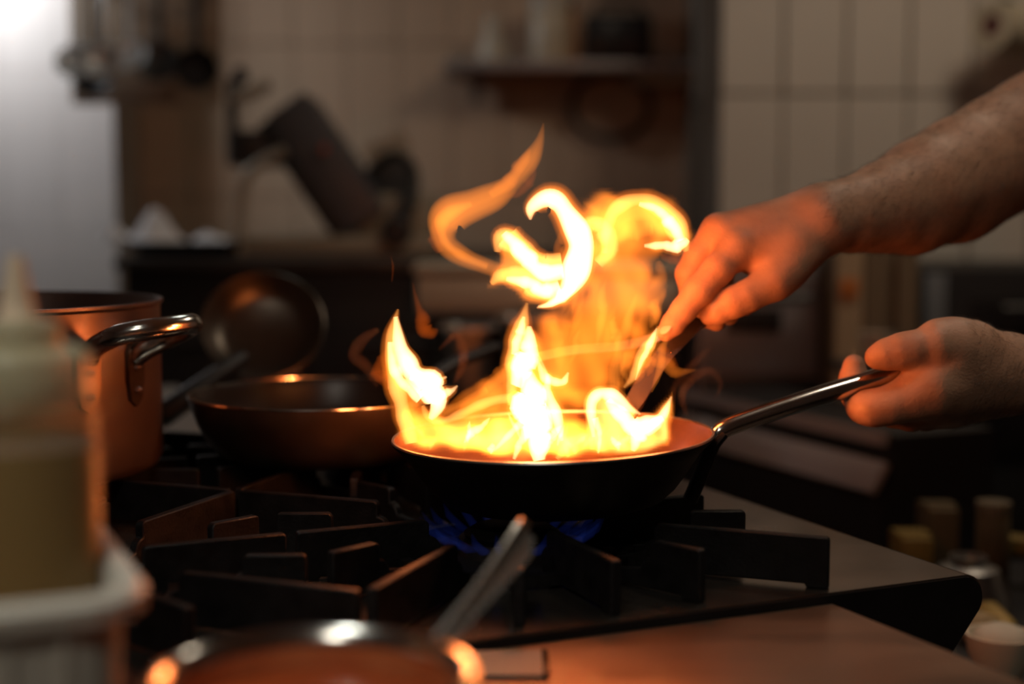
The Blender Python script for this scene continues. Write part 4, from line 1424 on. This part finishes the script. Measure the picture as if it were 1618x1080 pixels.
hv2, hf2 = arm_hair(vL, fL, lambda c: (c[:, 0] > P(1520, 590, 1.30).x) & (c[:, 0] < 0.60), np.array([-0.8, 0.0, -0.5]), 3000, 4)
b0 = len(hv)
hm = bpy.data.meshes.new('arm_hair')
hm.from_pydata([tuple(x) for x in hv+hv2], [], hf+[tuple(i+b0 for i in q_) for q_ in hf2])
HAIR_MESH = hm

# shirt (sleeves end above the elbows) and hair
fl = Field((0.60, 0.98, 0.70), (1.22, 1.72, 1.62), 0.008)
Sh = fl.blank()
fl.ellip(Sh, (0.95, 1.345, 1.28), (0.135, 0.190, 0.26), 0.03)
fl.ellip(Sh, (0.96, 1.345, 0.98), (0.135, 0.185, 0.30), 0.10)
fl.cone(Sh, (0.93, 1.22, 1.46), (0.93, 1.47, 1.46), 0.075, 0.075, 0.05)
fl.cone(Sh, (0.93, 1.20, 1.46), (0.805, 1.31, 1.32), 0.075, 0.066, 0.04)
fl.cone(Sh, (0.93, 1.49, 1.46), (0.755, 1.515, 1.405), 0.084, 0.080, 0.04)
v_, f_ = fl.mesh(Sh)
me = np_mesh('shirt', v_, f_)
link('shirt', me, mat('dark_shirt', (0.03, 0.03, 0.035), 0.85, 0, 0.2, 40), person)
fl = Field((0.72, 1.20, 1.60), (1.06, 1.50, 1.96), 0.006)
Ha = fl.blank()
fl.ellip(Ha, hc+Vector((0.012, 0, 0.018)), (0.100, 0.084, 0.115), 0.01)
G = np.meshgrid(*fl.ax, indexing='ij')
cut = ((hc.x-0.055) - G[0] + 0.55*((hc.z+0.055)-G[2])).astype(np.float32)
Ha = np.maximum(Ha, np.maximum(cut, ((hc.z-0.06)-G[2]).astype(np.float32)))
v_, f_ = fl.mesh(Ha)
link('arm_hair', HAIR_MESH, mat('dark_arm_hair', (0.03, 0.018, 0.010), 0.5, 0, 0.3, 90), person)['kind'] = 'stuff'
link('hair', np_mesh('hair', v_, f_), mat('dark_hair', (0.02, 0.013, 0.009), 0.6, 0, 0.3, 90, 0.5, 300), person)


def nail(p, nrm, along, w, l):
    M = axis_matrix(p, nrm, along)
    b = B().ball((0, 0, 0), (l, w, 0.0016), seg=14)
    bmesh.ops.transform(b.bm, matrix=M, verts=b.bm.verts)
    obj('nail', b, NAIL, person)
tn = P(1385, 556, 1.270)
nail(P(1384, 557, 1.2735), Vector((-0.35, -0.75, 0.55)), (P(1372, 562, 1.28)-P(1410, 555, 1.277)), 0.0058, 0.0072)
nail(P(1052, 519, 1.2995), Vector((-0.55, -0.62, 0.55)), (P(1046, 527, 1.30)-P(1070, 500, 1.30)), 0.0052, 0.0066)

# ================================================================ tongs
tg = thing('tongs', P(1150, 480, 1.34), 'steel tongs reaching from the upper hand into the flames', 'tongs')


def strip(pts, w, dirv, mtl, name, n=6, th=0.0014, lip=0.005):
    q = [Vector(x) for x in catmull([tuple(p) for p in pts], n)]
    b = B()
    rows = []
    for i, p in enumerate(q):
        t = (q[min(i+1, len(q)-1)]-q[max(i-1, 0)]).normalized()
        s = (Vector(dirv) - t*Vector(dirv).dot(t)).normalized()
        nn = t.cross(s)
        sec = [(-w/2, -lip), (-w/2, 0), (w/2, 0), (w/2, -lip), (w/2-th, -lip), (w/2-th, -th), (-w/2+th, -th), (-w/2+th, -lip)]
        rows.append([b.bm.verts.new(p + s*x + nn*z) for x, z in sec])
    for a, c in zip(rows[:-1], rows[1:]):
        for i in range(8):
            j = (i+1) % 8
            b.bm.faces.new([a[i], a[j], c[j], c[i]])
    b.bm.faces.new(rows[0][::-1])
    b.bm.faces.new(rows[-1])
    return obj(name, b, mtl, tg, sharp=30)
TONG = mat('scorched_steel', (0.030, 0.018, 0.014), 0.45, 0.3, 0.3, 40)
strip([P(1196, 436, 1.345), P(1120, 490, 1.333), P(1062, 545, 1.326), P(1028, 590, 1.318), P(998, 640, 1.308), P(965, 690, 1.290)], 0.017, (0.75, 0.1, 0.55), TONG, 'arm')
strip([P(1196, 436, 1.352), P(1110, 495, 1.362), P(1050, 528, 1.366), P(985, 546, 1.360), P(905, 553, 1.345), P(850, 564, 1.330), P(805, 580, 1.318)], 0.0085, (0.05, 0.25, 1), STEEL, 'arm', lip=0.003)
obj('hinge', B().tube([P(1196, 436, 1.342), P(1196, 436, 1.355)], 0.008), STEEL, tg)

# ================================================================ the fire in the pan
FY = 1.245
fire = thing('pan_fire', (PC.x, PC.y, PAN_Z+0.01), 'tall orange flames leaping out of the frying pan', 'flames')
V_RED = vol('flame_red', (1.0, 0.15, 0.010), 16.0)
V_ORANGE = vol('flame_orange', (1.0, 0.21, 0.016), 30.0)
V_AMBER = vol('flame_amber', (1.0, 0.245, 0.024), 50.0)
V_YELLOW = vol('flame_yellow', (1.0, 0.38, 0.080), 120.0)
V_WHITE = vol('flame_white', (1.0, 0.57, 0.25), 270.0)
PXM = FY/F_PX


def bell_tube(q, yoff, grow, k, p, depth, m=7):
    """swept flame body whose thickness falls off softly towards its two edges"""
    b = B()
    rings = []
    xs = [-math.cos(PI*i/(m+1)) for i in range(m+2)]
    for i, (x, y, hw) in enumerate(q):
        x0, y0 = q[max(i-1, 0)][:2]
        x1, y1 = q[min(i+1, len(q)-1)][:2]
        L_ = math.hypot(x1-x0, y1-y0) or 1
        nx, ny = -(y1-y0)/L_, (x1-x0)/L_
        e = min(1.0, 3.0*min(i, len(q)-1-i)/(len(q)-1) + 0.15)
        h = max(0.8, hw)*k + grow*e
        Yc = FY + yoff + 0.012*math.sin(i*0.35+yoff*90)*(1 if len(q) > 8 else 0.3)
        top = [(h*a, depth*h*PXM*(1-a*a)**p) for a in xs]
        # keep the inner side of a bend from folding over itself
        xa, ya = q[max(i-2, 0)][:2]
        xb, yb = q[min(i+2, len(q)-1)][:2]
        l1, l2, l3 = math.hypot(x-xa, y-ya), math.hypot(xb-x, yb-y), math.hypot(xb-xa, yb-ya)
        crs = (x-xa)*(yb-y)-(y-ya)*(xb-x)
        if l1*l2*l3 > 1e-6 and abs(crs) > 1e-9:
            Rc = 0.62*l1*l2*l3/(2*abs(crs))
            sg_ = 1 if crs > 0 else -1
            top = [(sg_*min(o*sg_, Rc), t) for o, t in top]
        top = [(o, max(t, 1.5e-4)) for o, t in top]
        sec = top + [(o, -t) for o, t in top[::-1]]
        rings.append([b.bm.verts.new(P(x+nx*o, y+ny*o, Yc+t)) for o, t in sec])
    n = len(rings[0])
    for r0, r1 in zip(rings[:-1], rings[1:]):
        for j in range(n):
            b.bm.faces.new([r0[j], r0[(j+1) % n], r1[(j+1) % n], r1[j]])
    b.bm.faces.new(rings[0][::-1])
    b.bm.faces.new(rings[-1])
    return b

LAYERS = {'w': [(V_WHITE, 0, 1.0, 0.8), (V_AMBER, 6, 1.0, 1.0), (V_ORANGE, 13, 1.0, 1.1)],
          'W': [(V_WHITE, 0, 1.0, 0.8), (V_AMBER, 5, 1.0, 1.0)],
          'y': [(V_YELLOW, 0, 1.1, 0.9), (V_ORANGE, 8, 1.1, 1.1)],
          'Y': [(V_YELLOW, 0, 1.1, 1.0)],
          'a': [(V_AMBER, 0, 1.25, 1.0)], 'o': [(V_ORANGE, 0, 1.3, 1.0)], 'r': [(V_RED, 0, 1.3, 1.0)]}


def tongue(pts, yoff, kind, depth=0.9, n=6):
    q = catmull(pts, n)
    ph = pts[0][0]*0.37+pts[0][1]*0.61
    for i, c in enumerate(q):
        t = i/(len(q)-1)
        e = math.sin(PI*t)
        c[0] += 0.16*c[2]*e*(math.sin(11*t+ph)+0.7*math.sin(23*t+2.1*ph))
        c[1] += 0.10*c[2]*e*math.sin(15*t+1.7*ph)
        c[2] *= 1 + e*(0.13*math.sin(13*t+1.3*ph)+0.10*math.sin(29*t+0.7*ph))
    par = None
    for (mtl, grow, k, p) in LAYERS[kind]:
        o = obj('flame_tongue' if par is None else 'flame_edge', bell_tube(q, yoff, grow, k, p, depth), mtl, par or fire, sharp=180)
        par = par or o


def sheet(poly, yoff, T, wpx, mtl, step=5.0, lean=0.0, name='flame_sheet', ripple=0.0, p=1.0):
    """closed pillow with soft edges: outline at depth FY+yoff, half thickness T (m) reached wpx inside the outline"""
    poly = np.array([c[:2] for c in catmull(list(poly)+[poly[0]], 4)[:-1]], dtype=float)
    lo, hi = poly.min(0)-2*step, poly.max(0)+2*step
    gx = np.arange(lo[0], hi[0], step)
    gy = np.arange(lo[1], hi[1], step)
    X, Yy = np.meshgrid(gx, gy, indexing='ij')
    d = np.full(X.shape, 1e9)
    ins = np.zeros(X.shape, dtype=bool)
    m = len(poly)
    for i in range(m):
        a, b_ = poly[i], poly[(i+1) % m]
        e = b_-a
        t = np.clip(((X-a[0])*e[0]+(Yy-a[1])*e[1])/max(e@e, 1e-9), 0, 1)
        d = np.minimum(d, np.hypot(X-a[0]-t*e[0], Yy-a[1]-t*e[1]))
        cr = ((a[1] > Yy) != (b_[1] > Yy)) & (X < (b_[0]-a[0])*(Yy-a[1])/((b_[1]-a[1]) or 1e-9)+a[0])
        ins ^= cr
    d = d + 0.13*wpx*(np.sin(X*0.11+Yy*0.05+yoff*40)+np.sin(Yy*0.13-X*0.06)) - 0.16*wpx
    w_ = np.clip(np.where(ins, d, 0)/wpx, 0, 1)
    g = (w_*w_*(3-2*w_))**p
    if ripple:
        g = g*(1 + ripple*np.sin(X*0.075+Yy*0.018+yoff*50)*np.cos(X*0.022-Yy*0.034) + 0.6*ripple*np.sin(X*0.14-Yy*0.05))
    b = B()
    tv, bv, mate = {}, {}, {}
    nx, ny = X.shape
    for i in range(nx-1):
        for j in range(ny-1):
            c4 = [(i, j), (i+1, j), (i+1, j+1), (i, j+1)]
            if max(g[c] for c in c4) <= 0.0:
                continue
            for c in c4:
                if c not in tv:
                    x, y = X[c], Yy[c]
                    Yc = FY + yoff + lean*(700-y)/500 + 0.010*math.sin(x*0.02+y*0.013)
                    t_ = max(g[c]*T, 1.5e-4)
                    tv[c] = b.bm.verts.new(P(x, y, Yc + t_))
                    bv[c] = b.bm.verts.new(P(x, y, Yc - t_))
                    mate[tv[c]] = bv[c]
            k0 = max(range(4), key=lambda k: g[c4[k]])
            c4 = c4[k0:] + c4[:k0]
            for tri in ((0, 1, 2), (0, 2, 3)):
                b.bm.faces.new([tv[c4[t]] for t in tri])
                b.bm.faces.new([bv[c4[t]] for t in tri[::-1]])
    for e in [e for e in b.bm.edges if e.is_boundary and e.verts[0] in mate]:
        v0, v1 = e.verts
        b.bm.faces.new([v0, v1, mate[v1], mate[v0]])
    return obj(name, b, mtl, fire, sharp=180)

# broad translucent body
sheet([(905, 308), (950, 300), (1000, 300), (1030, 296), (1066, 314), (1090, 350), (1098, 388), (1080, 408), (1056, 405), (1050, 430), (1052, 470), (1040, 510),
       (1020, 552), (1002, 588), (980, 625), (940, 660), (870, 670), (810, 650), (798, 600), (806, 545), (840, 490), (880, 462), (910, 410), (912, 350)],
      0.0, 0.026, 50, V_ORANGE, ripple=0.22)
sheet([(900, 306), (950, 298), (1000, 300), (1030, 297), (1066, 315), (1090, 350), (1096, 385), (1078, 402), (1040, 392), (1010, 375), (985, 400), (960, 440), (920, 430), (915, 360)],
      0.02, 0.018, 30, V_AMBER, ripple=0.25)
sheet([(1000, 440), (1046, 430), (1048, 470), (1036, 510), (1018, 550), (998, 590), (978, 620), (968, 580), (985, 520)], 0.03, 0.016, 22, V_ORANGE)
sheet([(632, 640), (690, 645), (740, 612), (795, 572), (812, 515), (845, 520), (875, 560), (930, 600), (985, 600), (975, 640), (930, 640), (940, 700), (1000, 718), (870, 728), (760, 722), (672, 706), (632, 682)],
      0.01, 0.024, 40, V_ORANGE, ripple=0.30)
# low fire over the pan floor
sheet([(640, 697), (690, 672), (760, 660), (860, 652), (960, 660), (1040, 678), (1066, 690), (1030, 710), (960, 724), (870, 729), (760, 724), (690, 713)], -0.01, 0.060, 26, V_ORANGE, step=4)
sheet([(700, 705), (740, 668), (800, 640), (860, 636), (905, 655), (920, 700), (880, 724), (780, 722)], -0.02, 0.020, 26, V_AMBER, step=4, ripple=0.4)
sheet([(628, 650), (660, 640), (700, 660), (760, 650), (800, 660), (790, 715), (700, 715), (632, 700)], -0.02, 0.020, 20, V_AMBER, step=4, ripple=0.4)
sheet([(640, 700), (700, 680), (800, 675), (930, 678), (1000, 690), (960, 718), (860, 726), (740, 720)], -0.03, 0.035, 16, V_AMBER, step=4, ripple=0.5)
# left sheet
sheet([(609, 540), (603, 590), (618, 622), (630, 650), (628, 705), (665, 714), (730, 718), (745, 680), (705, 655), (668, 622), (644, 590), (630, 550)], -0.03, 0.014, 18, V_ORANGE)
tongue([(613, 555, 6), (602, 586, 12), (616, 614, 5)], -0.02, 'r')
# left crescent
tongue([(650, 700, 10), (640, 660, 12), (630, 618, 13), (619, 572, 10), (619, 530, 9), (629, 488, 1.5)], -0.035, 'y')
tongue([(625, 500, 4), (634, 550, 12), (652, 586, 19), (676, 610, 22), (692, 636, 16), (680, 662, 4)], -0.035, 'W')
tongue([(617, 540, 5), (620, 575, 8), (638, 605, 9), (664, 630, 9)], -0.04, 'W')
tongue([(650, 590, 11), (684, 601, 7), (706, 595, 1.5)], -0.038, 'W')
tongue([(680, 626, 13), (706, 621, 7), (723, 609, 1.5)], -0.038, 'W')
tongue([(668, 640, 3), (676, 656, 6), (698, 664, 7), (726, 655, 7), (757, 640, 7), (792, 630, 8), (835, 630, 8)], -0.03, 'y')
tongue([(636, 695, 3), (650, 668, 6), (690, 655, 7), (730, 638, 7), (770, 615, 6)], -0.01, 'a')
tongue([(634, 690, 3), (642, 650, 6), (668, 630, 7), (700, 632, 5)], -0.02, 'a')
tongue([(690, 690, 5), (740, 655, 11), (785, 612, 13), (814, 580, 12)], 0.0, 'a')
tongue([(700, 650, 4), (745, 622, 9), (788, 594, 10), (815, 568, 5)], 0.01, 'o')
# flying loop, orange
tongue([(859, 194, 1.2), (852, 224, 7), (836, 256, 14), (812, 288, 15), (784, 308, 17), (748, 321, 21), (714, 336, 23), (700, 362, 22), (708, 388, 17), (736, 407, 13), (768, 420, 11), (800, 432, 10)],
       0.02, 'a', depth=0.62)
tongue([(838, 235, 2), (822, 262, 9), (800, 290, 9), (775, 308, 6)], 0.03, 'o')
tongue([(848, 258, 1), (838, 285, 6), (822, 303, 6), (800, 312, 2)], 0.035, 'r')
tongue([(745, 322, 4), (712, 336, 10), (698, 358, 9), (706, 386, 6), (732, 405, 6), (770, 421, 5)], 0.01, 'a')
tongue([(690, 340, 2), (686, 372, 8), (696, 398, 6)], 0.025, 'r')
# inner lobes
tongue([(786, 398, 5), (790, 374, 12), (806, 376, 16), (828, 400, 18), (856, 420, 20), (888, 416, 16)], -0.005, 'y')
tongue([(796, 368, 6), (812, 384, 12), (834, 410, 14), (862, 430, 15), (890, 428, 12)], -0.012, 'W')
tongue([(800, 440, 4), (832, 446, 10), (860, 458, 12), (884, 452, 10)], -0.01, 'W')
tongue([(776, 448, 4), (794, 434, 11), (828, 440, 18), (862, 458, 16), (884, 462, 9)], 0.0, 'y')
sheet([(780, 372), (798, 352), (824, 362), (852, 394), (885, 408), (910, 418), (902, 458), (872, 488), (835, 484), (798, 458), (770, 456), (774, 436), (786, 426)], 0.0, 0.012, 14, V_AMBER)
# the white curl
tongue([(838, 347, 2), (840, 328, 10), (862, 314, 14), (889, 324, 18), (909, 352, 20), (917, 390, 21), (909, 430, 20), (892, 460, 14), (870, 479, 6), (848, 486, 1.2)], -0.02, 'w')
tongue([(850, 484, 2), (876, 478, 7), (898, 456, 10), (914, 420, 10)], -0.025, 'W')
# ring and the arc at the upper right
tongue([(915, 380, 8), (932, 352, 12), (956, 362, 13), (964, 392, 12), (945, 416, 9)], 0.015, 'Y')
tongue([(955, 400, 5), (957, 367, 8), (970, 334, 10), (998, 317, 10), (1030, 320, 13), (1058, 344, 16), (1076, 374, 14), (1085, 397, 4)], -0.01, 'y')
tongue([(1010, 322, 4), (1040, 332, 8), (1062, 355, 10), (1076, 380, 8)], -0.016, 'W')
tongue([(1018, 388, 3), (1046, 388, 8), (1072, 388, 10), (1087, 378, 5)], -0.015, 'W')
tongue([(1045, 405, 4), (1066, 408, 9), (1086, 402, 3)], 0.0, 'r')
tongue([(930, 430, 6), (945, 395, 12), (960, 350, 14), (985, 320, 8)], 0.03, 'o')
tongue([(975, 378, 5), (1005, 364, 12), (1032, 362, 8)], 0.03, 'a')
# centre column
tongue([(808, 640, 6), (810, 590, 11), (816, 545, 14), (825, 508, 9), (833, 478, 2)], -0.015, 'y')
tongue([(816, 610, 10), (826, 580, 18), (836, 548, 15), (836, 515, 4)], -0.02, 'w')
tongue([(812, 560, 5), (820, 530, 8), (828, 500, 3)], -0.025, 'W')
tongue([(852, 727, 10), (850, 692, 20), (846, 655, 28), (840, 620, 22), (834, 588, 8)], -0.03, 'w')
tongue([(888, 696, 3), (878, 655, 10), (866, 622, 9), (864, 592, 3), (850, 560, 1.5)], -0.04, 'W')
tongue([(850, 566, 2), (856, 588, 6), (872, 602, 8), (890, 602, 6), (898, 588, 2)], -0.03, 'W')
tongue([(775, 716, 2), (802, 690, 5), (826, 664, 8), (845, 640, 8)], -0.045, 'W')
tongue([(812, 725, 3), (824, 695, 7), (838, 668, 9)], -0.05, 'W')
tongue([(898, 722, 3), (890, 690, 7), (872, 656, 9), (858, 630, 6)], -0.03, 'Y')
tongue([(880, 725, 4), (900, 700, 9), (925, 690, 6), (905, 705, 3)], -0.04, 'Y')
# right front flame with two points
sheet([(936, 718), (928, 665), (929, 630), (944, 613), (962, 613), (985, 630), (1012, 653), (998, 664), (1032, 652), (1050, 636), (1062, 622), (1061, 660), (1056, 702), (1010, 718), (965, 722)],
      -0.05, 0.0085, 12, V_YELLOW, step=3.5, ripple=0.55)
tongue([(938, 690, 3), (934, 650, 8), (944, 624, 10), (966, 624, 11), (990, 642, 8), (1012, 654, 1.5)], -0.052, 'W')
tongue([(960, 632, 6), (980, 656, 14), (1004, 672, 15), (1030, 668, 12), (1050, 650, 7), (1061, 626, 1.5)], -0.055, 'W')
tongue([(1000, 712, 4), (1008, 690, 12), (1030, 672, 12), (1048, 660, 6)], -0.05, 'W')
tongue([(945, 716, 2), (948, 690, 4), (940, 660, 6)], -0.05, 'W')
sheet([(928, 722), (920, 665), (922, 628), (940, 605), (966, 606), (990, 626), (1014, 648), (1034, 644), (1052, 626), (1064, 612), (1068, 660), (1062, 706), (1010, 722), (965, 727)],
      -0.045, 0.012, 14, V_ORANGE, step=4)
tongue([(936, 710, 4), (931, 665, 7), (934, 630, 8), (955, 616, 7), (985, 634, 5), (1012, 654, 1.5)], -0.05, 'Y')
tongue([(1052, 704, 5), (1056, 668, 6), (1060, 640, 4), (1062, 618, 1.2)], -0.05, 'a')
# streaks at the right edge by the hand
tongue([(1004, 600, 1), (1014, 570, 4), (1026, 545, 6), (1038, 518, 1.5)], -0.01, 'W')
tongue([(986, 612, 2), (1004, 590, 7), (1012, 560, 9), (1030, 540, 8), (1040, 515, 2)], 0.005, 'y')
tongue([(1004, 600, 3), (1018, 565, 10), (1036, 530, 4)], 0.0, 'a')
tongue([(994, 606, 2), (986, 585, 5), (994, 560, 8), (1010, 536, 3)], 0.0, 'a')
tongue([(968, 642, 2), (972, 600, 9), (978, 560, 9), (990, 515, 8), (1006, 465, 2)], 0.0, 'a')
tongue([(1022, 560, 4), (1045, 572, 10), (1070, 587, 7), (1100, 584, 1.5)], 0.0, 'o')
tongue([(1040, 540, 3), (1052, 560, 8), (1068, 580, 5)], 0.0, 'r')
tongue([(1040, 520, 2), (1036, 480, 9), (1044, 440, 10), (1040, 412, 4)], 0.02, 'o')
# small wisp beyond the crescent
tongue([(652, 446, 1), (659, 478, 4), (668, 506, 9), (678, 525, 11), (692, 520, 2)], 0.05, 'r', depth=1.0)
tongue([(618, 405, 0.8), (621, 425, 1.6), (619, 445, 0.8)], 0.05, 'r', depth=1.5)
r_ = random.Random(11)
for k in range(18):       # streaks inside the body
    x = r_.uniform(870, 1030)
    y = r_.uniform(450, 620)
    ln = r_.uniform(45, 110)
    s_ = r_.uniform(-0.15, 0.40)
    hw = r_.uniform(4.5, 9.5)
    tongue([(x, y, 1.5), (x+s_*ln*0.4+4, y-ln*0.4, hw), (x+s_*ln*0.8, y-ln*0.75, hw*0.8), (x+s_*ln+5, y-ln, 1.2)], r_.uniform(-0.03, 0.03), 'o' if k % 3 else 'a', n=4)
for k in range(26):       # small licks on the pan floor
    x = r_.uniform(665, 1010)
    y = r_.uniform(694, 720) - abs(x-870)*0.045
    ln = r_.uniform(14, 46)
    s_ = r_.uniform(-0.9, 1.1)
    hw = r_.uniform(3, 7)
    tongue([(x, y, 1.5), (x+s_*ln*0.3, y-ln*0.35, hw), (x+s_*ln*0.8, y-ln*0.7, hw*0.8), (x+s_*ln*1.1, y-ln, 1.0)], (700-y)*0.003-0.03+r_.uniform(-0.02, 0.02), 'Y' if k % 3 else 'W', n=4)

for i, (px, py, yo, e) in enumerate(((850, 640, -0.03, 1.0), (870, 440, -0.01, 1.1), (655, 600, -0.02, 0.5), (1020, 390, 0.0, 0.5), (990, 640, -0.03, 0.45))):
    d = bpy.data.lights.new('fire_light', 'POINT')
    d.energy = e
    d.color = (1.0, 0.19, 0.04)
    d.shadow_soft_size = 0.03
    o = bpy.data.objects.new('fire_light', d)
    o.location = P(px, py, FY+yo)
    COL.objects.link(o)
    o.parent = fire
    o.matrix_parent_inverse = WM(fire).inverted()

# thin smoke curling beside the flames
SMOKE = smoke_vol('thin_smoke', (0.75, 0.62, 0.52), 3.0)
smk = thing('smoke_wisps', P(1060, 640, FY+0.02), 'thin brownish smoke curling up beside the flames', 'smoke')
for pts, yo in (([(1085, 655, 3), (1078, 625, 6), (1092, 600, 7), (1120, 585, 6), (1138, 605, 4), (1130, 630, 2)], 0.02),
                ([(1062, 640, 2), (1066, 612, 5), (1082, 590, 6), (1108, 562, 5), (1126, 548, 2)], 0.05),
                ([(716, 606, 2), (728, 585, 6), (732, 556, 8), (722, 530, 6), (706, 540, 4), (694, 552, 2)], 0.03),
                ([(596, 610, 3), (580, 580, 8), (560, 560, 9), (575, 535, 8), (598, 520, 4)], 0.04)):
    q = catmull(pts, 6)
    obj('wisp', bell_tube(q, yo, 0, 1.3, 1.0, 1.2), SMOKE, smk, sharp=180)
